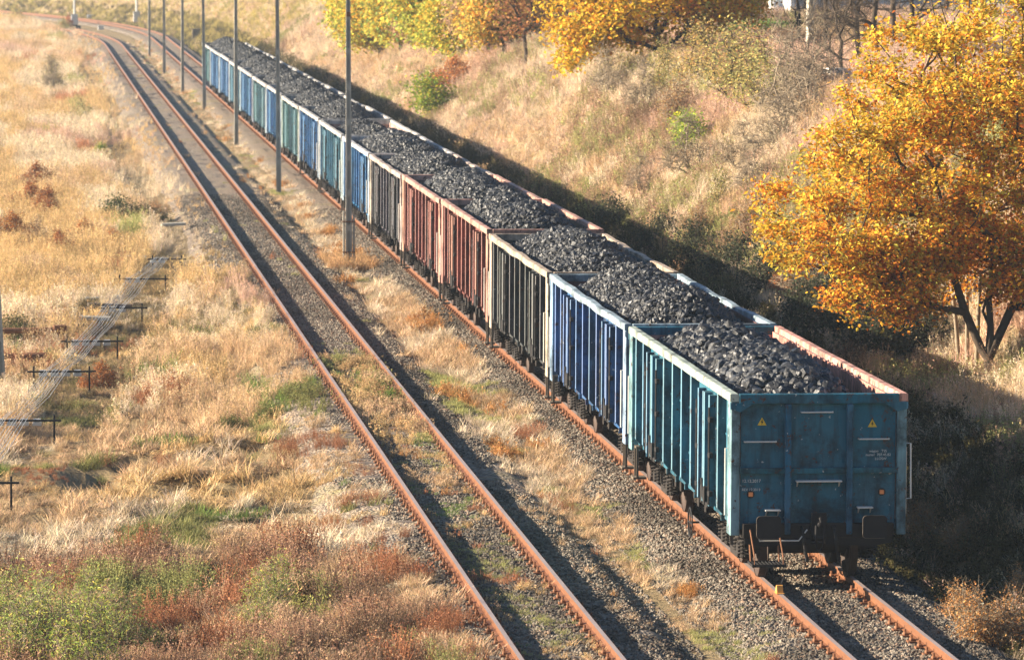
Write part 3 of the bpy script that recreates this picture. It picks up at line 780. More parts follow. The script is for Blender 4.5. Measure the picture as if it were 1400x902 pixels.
for k in range(17):
    o = put('coal_heap', CO[order[k]], loc=(0, PITCHW*k, -.28 if k == 7 else W[k][7] - (.03 if k else 0)))
    if k in (5, 6, 13): o.rotation_euler = (0, 0, PI); o.location.y += L
    tag(o, clab[k], 'coal heap', 'coal heaps in the wagons')

# ------------------------------------------------------------------ poles
def pole_mesh(h):
    V = []; F = []
    rings = []
    for z in np.linspace(-.6, h, 12):
        w = .11 - .04*(z+.6)/h; d = .10 - .03*(z+.6)/h; g = w*.42; q = d*.35
        # H-shaped section: two ribs joined by a thin web
        pr = [(-w, -d), (-g, -d), (-g, -q), (g, -q), (g, -d), (w, -d), (w, d), (g, d), (g, q), (-g, q), (-g, d), (-w, d)]
        rings.append([(a, b, z) for a, b in pr])
    n = 12
    for r_ in rings: V += r_
    for i in range(11):
        for k in range(n): F.append((i*n+k, i*n+(k+1) % n, (i+1)*n+(k+1) % n, (i+1)*n+k))
    b = MB().add(V, F)
    for z in np.arange(1.2, h-.3, 1.15):
        w = .11 - .04*(z+.6)/h; d = .10 - .03*(z+.6)/h
        b.box(-w*.43, w*.43, -d*.98, d*.98, z, z+.22)
    b.box(-.075, .075, -.075, .075, h-.12, h)
    return b.mesh('shaft', M['concrete'])
POLE = pole_mesh(9.6)
b = MB(); b.box(-.035, .035, -.04, .04, -.5, 1.75, .01)
STUB = b.mesh('prop', M['concrete'])
b = MB()
for z in (.5, 1.5): b.box(-.21, .21, -.12, .12, z, z+.04)
BAND = b.mesh('clamp_band', M['rusty_iron'])
b = MB(); b.box(-.7, .7, -.10, -.04, 8.95, 9.05, .01); b.box(-.06, .06, -.16, -.10, 8.2, 8.35)
ARM = b.mesh('crossarm', M['rusty_iron'])
b = MB()
for x in (-.62, -.32, .32, .62): b.tube([(x, -.07, 9.05), (x, -.07, 9.12)], .012, 6); b.tube([(x, -.07, 9.12), (x, -.07, 9.16), (x, -.07, 9.2), (x, -.07, 9.25)], [.035, .045, .03, .04], 8)
INS = b.mesh('insulators', M['cream_block'])
plab = ['concrete pole with clamped props at its base beside the vivid blue wagon', 'concrete pole in a tuft of grass, next beyond the propped one', 'third concrete pole counted from the propped one', 'fourth concrete pole, in front of the far end of the train',
        'fifth concrete pole counted from the propped one', 'sixth concrete pole counted from the propped one', 'most distant concrete pole of the row between the two tracks']
pts = [(-2.37, 80.3), (-2.38, 124.3), (-2.24, 168.6), (-2.05, 217.6), (-2.46, 246.1), (-2.48, 287.9), (-2.35, 337.1)]
lean = [.006, .012, .006, .016, .004, .006, .004]
for i, (x, y) in enumerate(pts):
    t = thing('concrete_pole', plab[i], 'pole', (x, y, -.40), group='concrete poles between the two tracks')
    t.rotation_euler = (R(random.uniform(-.4, .4)), -lean[i]*.8, R(random.uniform(-6, 6)))
    put('shaft', POLE, t)
    a = put('crossarm', ARM, t, None, (0, 0, 0)); put('insulators', INS, a)
    if i == 0:
        for q, rz in (((.165, -.02, 0), 0), ((-.165, -.02, .12), 0)): put('prop', STUB, t, None, q, (0, 0, rz))
        put('clamp_band', BAND, t, None, (0, 0, 0))
x, y, z = -13.50, 43.05, float(ground(-13.47, 43.05))
t = thing('concrete_pole', 'lone dark concrete pole standing by the rusty pipes of the signal wire run', 'pole', (x, y, z)); t.rotation_euler = (0, -.05, 0); put('shaft', POLE, t)

# signal masts with cabinets at the bend of the line
def mast(px, py, lab, hh, cab):
    p = at(px, py); t = thing('signal_mast', lab, 'signal mast', tuple(p))
    b = MB(); b.tube([(0, .3, -.2), (0, .3, hh)], .13, 8); put('mast_tube', b.mesh('mast_tube', M['galvanised']), t)
    b = MB(); b.box(-.38, .38, -.3, .15, .15, cab, .03); o = put('cabinet', b.mesh('cabinet', M['cabinet_grey']), t)
    b = MB(); b.box(-.3, .3, -.32, -.302, .3, cab-.15); b.box(-.42, .42, -.36, .2, cab+.002, cab+.05); put('cabinet_door', b.mesh('cabinet_door', M['galvanised']), o)
    b = MB(); b.box(-.34, .34, -.26, .12, -.4, .147); put('foot', b.mesh('foot', M['black_sign']), t)
mast(187, 33, 'tall grey mast with a pale cabinet at its foot, beside the curving track', 9, 1.25)
mast(102, 36, 'tall grey mast with a pale cabinet where the empty track bends away', 9, 1.25)
def small_box(name, px, py, lab, cat, w, h, m):
    p = at(px, py); b = MB(); b.box(-w/2, w/2, -w/2, w/2, -.2, h, .03); b.box(-w*.56, w*.56, -w*.56, w*.56, h, h+.06, .01)
    o = put(name, b.mesh(name, m), loc=tuple(p)); return tag(o, lab, cat)
small_box('relay_cabinet', 268, 57, 'dark weathered relay cabinet beyond the far end of the train', 'cabinet', .75, 1.15, M['timber'])
small_box('marker_stone', 107, 44, 'dark squat marker box under the mast at the bend', 'marker', .5, .6, M['dark_iron'])
small_box('point_machine', 124, 27, 'small pale box lying between the far curving tracks', 'point machine', .8, .5, M['cabinet_grey'])
small_box('point_machine', 138, 41, 'small dark box lying inside the bend of the empty track', 'point machine', .6, .35, M['galvanised'])

# ------------------------------------------------------------------ signal wire run
stands = [(-13.95, 18.5, 1.5, .62, 2), (-13.05, 30.1, 1.55, .60, 4), (-12.03, 41.2, 1.36, .60, 4), (-11.14, 51.2, 1.33, .66, 4), (-10.25, 61.3, 1.34, .58, 3), (-9.28, 73.2, 1.42, .50, 2), (-8.25, 82.3, .95, .5, 2)]
slab = ['rusty T-shaped roller stand, lowest one of the signal wire run', 'roller stand of the signal wire run with a wide bar, above the lowest one', 'roller stand of the signal wire run beside the rust-red grass', 'roller stand of the signal wire run with the tallest posts',
        'roller stand in front of the flat concrete slab of the wire run', 'roller stand just before the last one up the wire run', 'last small roller stand at the upper end of the wire run']
for (x, y, w, h, nr), lab in zip(stands, slab):
    z0 = float(ground(x, y)); t = thing('roller_stand', lab, 'roller stand', (x, y, z0), R(random.uniform(-3, 3)), 'roller stands of the signal wire run')
    for s in (-1, 1):
        b = MB(); b.box(s*w/2-.022, s*w/2+.022, -.022, .022, -.35, h+.12, .005); put('post', b.mesh('post', M['dark_iron']), t)
    b = MB(); b.box(-w/2-.16, w/2+.16, -.06, -.025, h-.03, h+.015, .005); put('crossbar', b.mesh('crossbar', M['dark_iron']), t)
    for q in range(nr):
        b = MB(); xx = -.45 + .28*q
        b.box(xx-.1, xx+.1, -.03, .12, h-.13, h-.05, .008); b.tube([(xx-.08, .05, h-.02), (xx+.08, .05, h-.02)], .05, 10); put('roller', b.mesh('roller', M['galvanised']), t)
def wire_pt(i, k):
    x, y, w, h, _ = stands[i]; z0 = float(ground(x, y)); return (x - .40 + k*.075*min(1, w/1.3) + .02*math.sin(k*5+i), y + .05, z0 + h + .03 + .02*(k % 3))
for k in range(9):
    b = MB(); P = []
    p0 = wire_pt(0, k); P.append((p0[0]-1.2, p0[1]-16, p0[2]-.05))
    for i in range(len(stands)):
        q = wire_pt(i, k)
        a = P[-1]; P.append(((a[0]+q[0])/2, (a[1]+q[1])/2, (a[2]+q[2])/2 - .06 - .03*(k % 3))); P.append(q)
    P.append((P[-1][0]+.3, P[-1][1]+7, P[-1][2]-.5))
    b.tube(P, .006, 5); o = put('signal_wire', b.mesh('signal_wire', M['galvanised'])); tag(o, 'thin pale wire strung over the roller stands along the rails', 'wire', 'signal wires on the roller stands')
def lying(name, lab, cat, x, y, rz, build, m, dz=0., tilt=0., group=None):
    b = MB(); build(b); o = put(name, b.mesh(name, m), loc=(x, y, float(ground(x, y)) + dz), rot=(0, R(tilt), R(rz))); return tag(o, lab, cat, group)
p = at(40, 485); lying('rusty_pipe', 'rusty pipe lying crossways, the upper of two beside the lone pole', 'pipe', p[0], p[1], 4, lambda b: (b.tube([(-1.2, 0, 0), (.7, 0, 0)], .085, 10), b.box(-.15, -.02, -.08, .08, -.7, -.08), b.box(.4, .5, -.08, .08, -.7, -.08), b.box(.66, 1.02, -.14, .14, -.12, .14, .02)), M['rusty_iron'], .52)
p = at(22, 517); lying('rusty_pipe', 'rusty pipe with a red sleeve lying crossways, the lower of two by the lone pole', 'pipe', p[0], p[1], 3, lambda b: (b.tube([(-1.2, 0, 0), (.55, 0, 0)], .085, 10), b.box(-.15, -.02, -.08, .08, -.7, -.08), b.box(.4, .5, -.08, .08, -.7, -.08), b.tube([(.28, 0, .0), (.78, 0, 0)], .105, 10)), M['rusty_iron'], .52)
for px, py, w, d, lab in ((140, 421, 1.0, .5, 'flat grey concrete slab over the drain behind the tall-posted stand'), (150, 433, 1.3, .28, 'long weathered plank lying across the drain'), (130, 450, .9, .5, 'tilted grey slab propped in the drain beside the wires'),
                         (186, 364, .7, .5, 'small grey slab lying behind the upper roller stands'), (237, 319, .9, .4, 'square slab at the top of the wire run'), (90, 457, 1.3, .2, 'dark timber baulk lying left of the wires'), (95, 435, 1.5, .2, 'grey timber baulk lying above the dark one')):
    p = at(px, py); lying('drain_cover', lab, 'drain cover', p[0], p[1], random.uniform(-8, 8), lambda b: b.box(-w/2, w/2, -d/2, d/2, 0, .1, .01), M['timber'] if d < .4 else M['concrete'], .24, random.uniform(-5, 5), 'covers of the signal wire drain')
p = at(440, 742); lying('litter', 'small scrap of white paper on the matted straw', 'litter', p[0], p[1], 20, lambda b: b.prism([(-.09, -.05), (.08, -.06), (.11, .03), (.0, .07), (-.08, .04)], 'z', 0, .03), M['white_paint'], .12, 12)

# ------------------------------------------------------------------ foliage kits
def quad_leaves(C, size, r, up=.5, asp=.62):
    """rhombic leaves at points C"""
    n = len(C); nrm = r.normal(size=(n, 3)); nrm[:, 2] = np.abs(nrm[:, 2]) + up; nrm /= np.linalg.norm(nrm, axis=1)[:, None]
    a = np.cross(nrm, r.normal(size=(n, 3))); a /= np.linalg.norm(a, axis=1)[:, None] + 1e-9; b_ = np.cross(nrm, a)
    s = (size*r.uniform(.6, 1.25, n))[:, None]
    V = np.stack([C - a*s, C + b_*s*asp + nrm*s*.18, C + a*s, C - b_*s*asp + nrm*s*.18], 1).reshape(-1, 3)
    F = np.arange(4*n).reshape(n, 4)
    return V, F
def seg_tubes(A, B, ra, rb, n):
    d = B - A; ln = np.linalg.norm(d, axis=1)[:, None] + 1e-9; d = d/ln
    h = np.where(np.abs(d[:, 2:3]) < .9, [[0, 0, 1.]], [[1., 0, 0]]); u = np.cross(d, h); u /= np.linalg.norm(u, axis=1)[:, None]; v = np.cross(d, u)
    w = 2*PI*np.arange(n)/n
    ring = u[:, None]*np.cos(w)[None, :, None] + v[:, None]*np.sin(w)[None, :, None]
    V = np.concatenate([A[:, None] + ring*ra[:, None, None], B[:, None] + ring*rb[:, None, None]], 1)
    m = len(A); k = np.arange(n); f = np.stack([k, (k+1) % n, n+(k+1) % n, n+k], -1)
    F = f[None] + (np.arange(m)*2*n)[:, None, None]
    return V.reshape(-1, 3), F.reshape(-1, 4)
def skeleton(targets, starts, r, rt, power=.5, jit=.1, step=.45, bend=.35, rmax=None, spar=None):
    """branches reaching every target point: nodes and parents"""
    nodes = [np.array(s, float) for s in starts]; par = [-1] + [i for i in range(len(starts)-1)]
    if starts and len(starts) > 1 and np.allclose(starts[0], starts[1]): par = [-1]*len(starts)
    if spar is not None: par = list(spar)
    plen = [0.]
    for i in range(1, len(nodes)): plen.append(plen[par[i]] + np.linalg.norm(nodes[i] - nodes[par[i]]) if par[i] >= 0 else 0.)
    o = np.argsort(np.linalg.norm(targets - nodes[0], axis=1)); leafn = []
    for t in targets[o]:
        N = np.array(nodes); d = np.linalg.norm(N - t, axis=1)
        cost = d + bend*np.array(plen) + .35*np.maximum(N[:, 2] - t[2] - .1, 0)
        i = int(np.argmin(cost)); m = max(1, int(d[i]/step)); a = N[i]; last = i
        for q in range(1, m+1):
            f = q/m; p = a*(1-f) + t*f
            if q < m: p = p + r.normal(size=3)*jit*min(1., d[i]/m) + np.array([0, 0, -.10*math.sin(PI*f)*d[i]*.5])
            nodes.append(p); par.append(last); plen.append(plen[last] + np.linalg.norm(p - nodes[last])); last = len(nodes)-1
        leafn.append(last)
    N = np.array(nodes); par = np.array(par); cnt = np.zeros(len(N))
    for l in leafn:
        k = l
        while k >= 0: cnt[k] += 1; k = par[k]
    rad = rt*np.maximum(cnt, 1)**power
    if rmax: rad = np.minimum(rad, rmax)
    return N, par, rad, np.array(leafn)
def wood_mesh(name, N, par, rad, mat, nthick=6, twigs=None):
    k = par >= 0; A, B = N[par[k]], N[k]; ra, rb = rad[par[k]], rad[k]
    ra = np.minimum(ra, rb*1.6)
    big = rb > .02; Vs, Fs, off = [], [], 0
    for m, n in ((big, nthick), (~big, 3)):
        if m.any():
            V, F = seg_tubes(A[m], B[m] + (B[m]-A[m])*.02, ra[m], rb[m], n); Vs.append(V); Fs.append(F + off); off += len(V)
    if twigs is not None:
        V, F = seg_tubes(twigs[0], twigs[1], twigs[2], twigs[2]*.4, 3); Vs.append(V); Fs.append(F + off)
    return np_mesh(name, np.concatenate(Vs), np.concatenate(Fs), mat, smooth=True)
def in_ellipsoids(E, n, r, shell=.35):
    """n points inside a union of ellipsoids (cx,cy,cz,rx,ry,rz,weight)"""
    w = np.array([e[6] for e in E], float); k = r.choice(len(E), n, p=w/w.sum()); E = np.array([e[:6] for e in E])
    d = r.normal(size=(n, 3)); d /= np.linalg.norm(d, axis=1)[:, None]; q = r.uniform(0, 1, n)**shell
    return E[k, :3] + d*q[:, None]*E[k, 3:]
def pal(colors, w, n, r, var=.25):
    k = r.choice(len(colors), n, p=np.array(w)/sum(w)); c = np.array(colors)[k]
    return np.clip(c*(1 + r.uniform(-var, var, (n, 1)))*(1 + r.uniform(-.08, .08, (n, 3))), 0, 1)
def twig_set(P, n, ln, rad, r, up=.3):
    A = np.repeat(P, n, 0); d = r.normal(size=A.shape); d[:, 2] += up; d /= np.linalg.norm(d, axis=1)[:, None]
    return A, A + d*ln*r.uniform(.4, 1.2, (len(A), 1)), np.full(len(A), rad)
def plant_meshes(seed, E, nt, starts, rt, lpc, sig, size, colf, mat, power=.5, twn=0, twl=.5, twr=.006, clump=None, up=.5, bend=.35, jit=.1, step=.45, asp=.62, rmax=None, spar=None):
    r = np.random.default_rng(seed); T = in_ellipsoids(E, nt, r)
    T[:, 2] = np.maximum(T[:, 2], .1)
    N, par, rad, lf = skeleton(T, starts, r, rt, power, jit, step, bend, rmax, spar)
    tw = twig_set(N[lf], twn, twl, twr, r) if twn else None
    wood = wood_mesh('trunk', N, par, rad, mat, 7, tw)
    crown = None
    if lpc:
        C = np.repeat(N[lf], lpc, 0) + r.normal(size=(nt*lpc, 3))*sig*np.array([1, 1, .8])
        V, F = quad_leaves(C, size, r, up, asp)
        cc = colf(np.repeat(N[lf], lpc, 0), C, np.repeat(np.arange(nt), lpc), r)
        crown = np_mesh('crown', V, F, M['leaves'], np.repeat(cc, 4, 0))
    return wood, crown
def plant(name, lab, cat, loc, wood, crown, rz=0., sc=1., tint=(1, 1, 1), group=None, parts=('trunk', 'crown')):
    t = thing(name, lab, cat, tuple(loc), rz, group); t.scale = (sc, sc, sc) if isinstance(sc, (int, float)) else sc
    put(parts[0], wood, t)
    if crown is not None: put(parts[1], crown, t, tint)
    return t

YG, YE, OR, RU, BR, GR = (.44, .38, .06), (.66, .38, .04), (.66, .24, .03), (.40, .13, .03), (.20, .085, .03), (.18, .25, .06)
def oak_col(T, C, idx, r):
    n = len(C); base = pal([YG, YE, OR, RU, BR], [3, 5, 5, 2, .6], n, r)
    # each clump has its own leaning: yellow-green high up and outside, orange to rust lower and inside
    k = np.random.default_rng(5).uniform(0, 1, idx.max()+1)[idx]*.55 + .11*(4.6 - C[:, 2]) + .08*C[:, 0] + .16
    k = np.clip(k, 0, 1)[:, None]
    a = pal([YG, YE, (.52, .38, .05), (.36, .36, .07), RU], [4.5, 3.5, 3, 2, .6], n, r, .4); b_ = pal([OR, RU, YE, BR], [5, 3, 2.2, 1.], n, r, .4)
    pick = r.uniform(0, 1, (n, 1)) < k
    return np.where(pick, b_, a)*.9 + base*.1
# the oak on the bank
E = [(0, 0, 5.0, 2.7, 2.6, 3.5, 4), (-2.4, 0, 3.1, 2.3, 2.0, 1.55, 2.6), (2.4, .3, 4.2, 2.8, 2.6, 2.9, 3.8), (-1.5, -.3, 4.6, 2.2, 2.0, 1.7, 2.2), (-2.2, -.6, 1.9, 1.5, 1.0, .9, 1.1), (1.7, -.4, 1.9, 2.0, 1.4, .8, 1.9), (.8, 0, 7.3, 2.6, 2.4, 1.8, 1.3)]
st = [(0, 0, -.4), (.02, 0, .3), (.06, .05, .9), (.02, .1, 1.5), (.12, .08, 2.2), (.1, .1, 2.9)]
st += [(-.14, .05, .5), (-.45, .1, 1.2), (-.75, .1, 2.1), (-1.0, .1, 3.0), (.16, 0, .6), (.5, .1, 1.3), (.85, .05, 2.2), (1.05, .1, 3.1), (-.05, .3, 1.2), (.3, .5, 2.4)]
sp_ = [-1, 0, 1, 2, 3, 4, 1, 6, 7, 8, 1, 10, 11, 12, 2, 14]
wd, cr = plant_meshes(11, E, 620, st, .0098, 150, .17, .054, oak_col, M['bark'], .40, twn=3, twl=.35, twr=.006, step=.4, jit=.10, bend=.28, rmax=.10, spar=sp_)
pO = at(1350, 512)
plant('oak_tree', 'large orange and yellow autumn oak on the bank beside the chipped teal wagon', 'oak tree', pO, wd, cr, 0., 1.1, (1.32, 1.24, 1.2))
# thin pale stems left of the oak trunk
def pale_stem(px, py, lean_, hgt, lab, seed):
    r = np.random.default_rng(seed); p = at(px, py)
    pts = [np.array([0, 0, -.2]), np.array([lean_*.3, 0, hgt*.33]), np.array([lean_*.6, .05, hgt*.66]), np.array([lean_, .1, hgt])]
    E = [(lean_, .1, hgt, .7, .6, 1.0, 1)]
    T = in_ellipsoids(E, 16, r); N, par, rad, lf = skeleton(T, pts, r, .012, .55, .06, .35, .2, .06)
    rad[:4] = [.055, .05, .045, .035]
    wd = wood_mesh('trunk', N, par, rad, M['pale_bark'], 7)
    C = np.repeat(N[lf], 50, 0) + r.normal(size=(16*50, 3))*.2; V, F = quad_leaves(C, .05, r)
    cr = np_mesh('crown', V, F, M['leaves'], np.repeat(pal([OR, YE, RU], [4, 3, 2], len(C), r), 4, 0))
    plant('oak_sapling', lab, 'sapling', p, wd, cr, group='pale stemmed saplings under the oak')
pale_stem(1312, 497, -.28, 2.3, 'pale thin sapling leaning away from the dark oak trunk', 61)
pale_stem(1322, 500, -.02, 2.4, 'upright pale sapling in the middle of the three by the oak trunk', 62)
pale_stem(1334, 506, .1, 2.1, 'pale sapling standing closest against the dark oak trunk', 63)

# second oak on the crest of the bank
def oak2_col(T, C, idx, r):
    n = len(C); k = np.random.default_rng(6).uniform(0, 1, idx.max()+1)[idx][:, None]*.7 + .07*C[:, :1]
    return np.where(r.uniform(0, 1, (n, 1)) < k, pal([OR, YE, RU], [4, 4, 1], n, r), pal([YE, (.55, .36, .04), YG], [5, 4, 2], n, r))
E = [(-1.2, 0, 2.5, 3.3, 3.0, 1.9, 4), (2.0, 0, 2.9, 2.6, 2.6, 1.6, 2.6), (-3.3, -.6, .5, .7, .8, 1.3, .55), (0, 0, 4.6, 3.4, 3, 1.8, 2.5), (-2.8, -.4, 1.4, 1.4, 1.2, .9, .9)]
wd, cr = plant_meshes(12, E, 300, [(0, 0, -.4), (.1, 0, .5), (-.1, 0, 1.2), (0, .1, 2.0)], .014, 95, .32, .10, oak2_col, M['bark'], .42, twn=2, twl=.5, twr=.01, rmax=.2)
plant('oak_tree', 'golden oak on the crest with one low drooping branch over the grass', 'oak tree', at(899, 90), wd, cr, 0., 1., (1.25, 1.3, 1.3))
OAK2 = (wd, cr)
def russet(T, C, idx, r): return pal([(.34, .13, .05), (.42, .19, .06), (.25, .09, .04)], [3, 2, 2], len(C), r)
E = [(0, 0, 2.7, 2.4, 2.2, 1.5, 1), (.3, 0, 4.2, 2, 2, 1.3, .6)]
wd, cr = plant_meshes(13, E, 150, [(0, 0, -.4), (0, 0, .6), (.1, 0, 1.4)], .014, 80, .3, .11, russet, M['bark'], .45, twn=3, twl=.5, twr=.01)
plant('oak_tree', 'small russet brown tree behind the golden oak near the white building', 'tree', at(982, 62), wd, cr, 0., .8)
RUSS = (wd, cr)
# yellow-green bushy trees at the crest further off
def ygcol(T, C, idx, r):
    k = np.random.default_rng(8).uniform(0, 1, idx.max()+1)[idx][:, None]
    return np.where(r.uniform(0, 1, (len(C), 1)) < k*.6, pal([YE, (.5, .28, .05)], [3, 1], len(C), r), pal([YG, (.36, .34, .06), GR], [4, 3, 1], len(C), r))
E = [(0, 0, 2.6, 2.0, 1.9, 2.2, 3), (-.9, 0, 1.6, 1.4, 1.3, 1.3, 1.2), (.9, 0, 1.8, 1.4, 1.3, 1.4, 1.2), (.2, 0, 4.8, 1.5, 1.4, 1.6, 1.4)]
YGT = plant_meshes(14, E, 200, [(0, 0, -.4), (0, 0, .4), (.1, 0, 1.2)], .012, 85, .33, .11, ygcol, M['bark'], .45, twn=2, twl=.5, twr=.01)
def ortree(T, C, idx, r): return pal([(.62, .34, .14), (.46, .24, .12), (.40, .2, .09), YE], [3, 3, 2, 1], len(C), r)
ORT = plant_meshes(15, E, 160, [(0, 0, -.4), (0, 0, .5), (-.1, 0, 1.4)], .012, 55, .36, .10, ortree, M['bark'], .45, twn=5, twl=.6, twr=.01)
# leafless and nearly leafless trees
def sparse(T, C, idx, r): return pal([(.34, .20, .10), (.40, .26, .12), (.25, .13, .08)], [3, 2, 2], len(C), r)
E = [(0, 0, 4.6, 2.3, 2.2, 2.8, 3), (-.6, 0, 2.8, 1.4, 1.4, 1.4, 1), (.6, 0, 6.6, 1.5, 1.5, 1.7, 1)]
BARE = [plant_meshes(21 + i, E, 120, [(0, 0, -.5), (.05, 0, .7), (-.05, .05, 1.6), (0, 0, 2.4)], .011, 0, .3, .1, sparse, M['bark'], .48, twn=15, twl=.8, twr=.006, jit=.12) for i in range(2)]
THIN = [plant_meshes(31 + i, E, 110, [(0, 0, -.5), (.05, 0, .6), (-.05, .05, 1.4)], .011, 26, .4, .11, sparse, M['bark'], .48, twn=8, twl=.75, twr=.010, jit=.12) for i in range(2)]

plant('bushy_tree', 'yellow-green bushy tree at the crest behind the propped pole', 'tree', at(520, 78), *YGT, .3, (1.15, 1.1, 1.0), (1.35, 1.35, 1.5), 'bushy trees along the crest of the bank')
plant('bushy_tree', 'green-yellow bushy tree at the crest, between two russet ones', 'tree', at(622, 82), *YGT, 2.1, (1.0, 1, .95), (1.15, 1.3, 1.4), 'bushy trees along the crest of the bank')
plant('bushy_tree', 'small yellow bushy tree hard beside the propped pole top', 'tree', at(488, 62), *YGT, 4., (.8, .8, 1.1), (1.15, 1.0, .8), 'bushy trees along the crest of the bank')
plant('russet_tree', 'thin russet tree with a dark trunk between the two bushy trees', 'tree', at(575, 62), *ORT, 1., .9, (1.0, 1.2, 1.5), 'russet trees along the crest of the bank')  # russet tints here and below pushed paler and bluer: haze put into the leaves
plant('russet_tree', 'orange brown thin tree beside the green-yellow bushy tree', 'tree', at(668, 76), *ORT, 2.6, .95, (1.0, 1.25, 1.6), 'russet trees along the crest of the bank')
plant('russet_tree', 'pinkish half-bare tree just before the golden oak', 'tree', at(718, 88), *THIN[0], .4, (.9, .9, .85), (1.2, .95, .8), 'russet trees along the crest of the bank')
plant('bare_tree', 'bare grey tree standing above the big oak crown', 'tree', at(1196, 100), *BARE[0], .2, .95, group='bare trees on the bank')
plant('bare_tree', 'bare slender tree between the utility post and the big oak crown', 'tree', at(1150, 125), *BARE[1], 1.2, .62, group='bare trees on the bank')
plant('bare_tree', 'bare tree whose top shows at the upper edge of the big oak crown', 'tree', at(1245, 90), *BARE[1], 3.2, .95, group='bare trees on the bank')
plant('bare_tree', 'leafless small tree with pale white stem beside the golden oak trunk', 'tree', at(936, 82), *BARE[0], 2.2, .55, group='bare trees on the bank')

for px, py, sc, lab in ((1128, 84, .9, 'bare tree with a dense fan of twigs just beyond the utility post'), (1172, 96, .85, 'bare twiggy tree halfway from the utility post to the big oak'), (1220, 82, 1.0, 'tall bare tree fanning out behind the top of the big oak'), (1092, 76, .7, 'small bare tree in front of the grey factory wall')):
    plant('bare_tree', lab, 'tree', at(px, py), *BARE[int(px) % 2], px*.37, sc, group='bare trees on the bank')
for px, py, sc, rz, tn, lab in ((548, 70, 1.15, 1.1, (1.3, 1.35, 1.6), 'pale yellow-green tree in the second row, behind the thin russet tree'), (596, 74, 1.1, 3.3, (1.2, 1.35, 1.5), 'soft green tree in the second row, crowding the green-yellow bushy tree'),
                            (648, 72, 1.1, 5.1, (1.5, 1.35, 1.5), 'pale yellow tree in the second row, beside the orange brown tree'), (500, 66, 1.2, 2.2, (1.3, 1.4, 1.6), 'yellow-green tree in the second row, behind the propped pole'), (690, 74, 1.0, .2, (1.5, 1.25, 1.6), 'hazy yellow tree in the second row next to the pinkish half-bare tree')):
    plant('bushy_tree', lab, 'tree', at(px, py), *YGT, rz, (sc, sc, sc*1.2), tn, 'bushy trees along the crest of the bank')  # second-row tints carry distance haze in the leaf colour
# far woods: each tree its own
wl = ['hazy half-bare tree in the woods beyond the bend of the line', 'hazy leafless tree in the woods beyond the bend of the line', 'hazy yellow-green tree in the woods beyond the bend of the line', 'hazy russet tree in the woods beyond the bend of the line']
protos = [THIN[0], BARE[0], YGT, ORT, THIN[1], BARE[1]]
kind_lab = [0, 1, 2, 3, 0, 1]
r = np.random.default_rng(77); made = 0; tries = 0
while made < 150 and tries < 6000:
    tries += 1
    y = r.uniform(150, 640); u = r.uniform(10.5, 34)
    x = u + float(c2(y)); z = float(ground(x, y)); px, py, d = project((x, y, z))
    if px < -150 or px > 760 or py < -60 or (py > 76 if px > 470 else py > 40): continue
    if px > 470 and 5 < py and 500 < px < 640: pass
    k = int(r.choice(6, p=[.34, .14, .10, .16, .18, .08])); s = r.uniform(.75, 1.25)
    tn = r.uniform(.8, 1.2)
    plant(['half_bare_tree', 'bare_tree', 'bushy_tree', 'russet_tree'][kind_lab[k]], wl[kind_lab[k]], 'tree', (x, y, z), *protos[k], r.uniform(0, 6.3), (s, s, s*r.uniform(.8, 1.1)), (tn, tn*r.uniform(.88, 1), tn*r.uniform(.8, 1.05)), 'woods beyond the bend: ' + ['half-bare', 'leafless', 'yellow-green', 'russet'][kind_lab[k]])
    made += 1
# trees behind the plateau, towards the right
made = 0; tries = 0
while made < 26 and tries < 3000:
    tries += 1
    y = r.uniform(150, 330); u = r.uniform(12, 48); x = u + float(c2(y)); z = float(ground(x, y)); px, py, d = project((x, y, z))
    if px < 740 or px > 1500 or py > 55 or py < -40 or 960 < px < 1240: continue
    k = int(r.choice([0, 1, 3, 5])); s = r.uniform(.8, 1.2); tn = r.uniform(.8, 1.15)
    plant(['half_bare_tree', 'bare_tree', 'bushy_tree', 'russet_tree'][kind_lab[k]], 'hazy ' + ['half-bare', 'leafless', 'yellow-green', 'russet'][kind_lab[k]] + ' tree on the plateau behind the two oaks', 'tree', (x, y, z), *protos[k], r.uniform(0, 6.3), s, (tn, tn*.95, tn*.95), 'trees on the plateau behind the oaks: ' + ['half-bare', 'leafless', 'yellow-green', 'russet'][kind_lab[k]])
    made += 1

# ---- shrubs
def bush_proto(seed, E, nt, lpc, size, colors, w, mat='bark', sig=.16, twn=3, twl=.3, twr=.005, up=.4, asp=.62):
    st = [(0, 0, -.1), (0, 0, .05)]
    return plant_meshes(seed, E, nt, st, .005, lpc, sig, size, lambda T, C, i, r: pal(colors, w, len(C), r), M[mat], .42, twn=twn, twl=twl, twr=twr, up=up, bend=.55, jit=.05, step=.25, asp=asp, rmax=.03)
e1 = [(-.2, 0, .42, .5, .5, .4, 2), (.3, .1, .62, .36, .4, .45, 1.3), (-.5, .1, .28, .35, .4, .26, .7), (.05, -.1, .95, .2, .2, .3, .4)]; e2 = [(-.1, 0, .7, .45, .5, .6, 2), (.35, 0, .5, .4, .4, .4, 1), (.1, .1, 1.3, .25, .25, .4, .6), (-.45, 0, .5, .3, .3, .4, .6)]
e3 = [(-.3, 0, .4, .6, .6, .36, 2), (.5, .1, .5, .45, .5, .4, 1.3), (0, -.2, .8, .3, .3, .3, .5), (.9, 0, .3, .3, .3, .25, .4)]
BG = bush_proto(41, e1, 90, 40, .045, [GR, (.24, .30, .06), YG], [4, 3, 2])
BY = bush_proto(42, e2, 90, 30, .032, [(.50, .46, .16), (.66, .46, .16), (.42, .38, .16)], [4, 3, 3])
BT = bush_proto(43, e1, 110, 30, .028, [(.48, .30, .14), (.56, .37, .18), (.36, .19, .08)], [4, 3, 2], 'pale_bark', .15, 7, .4)
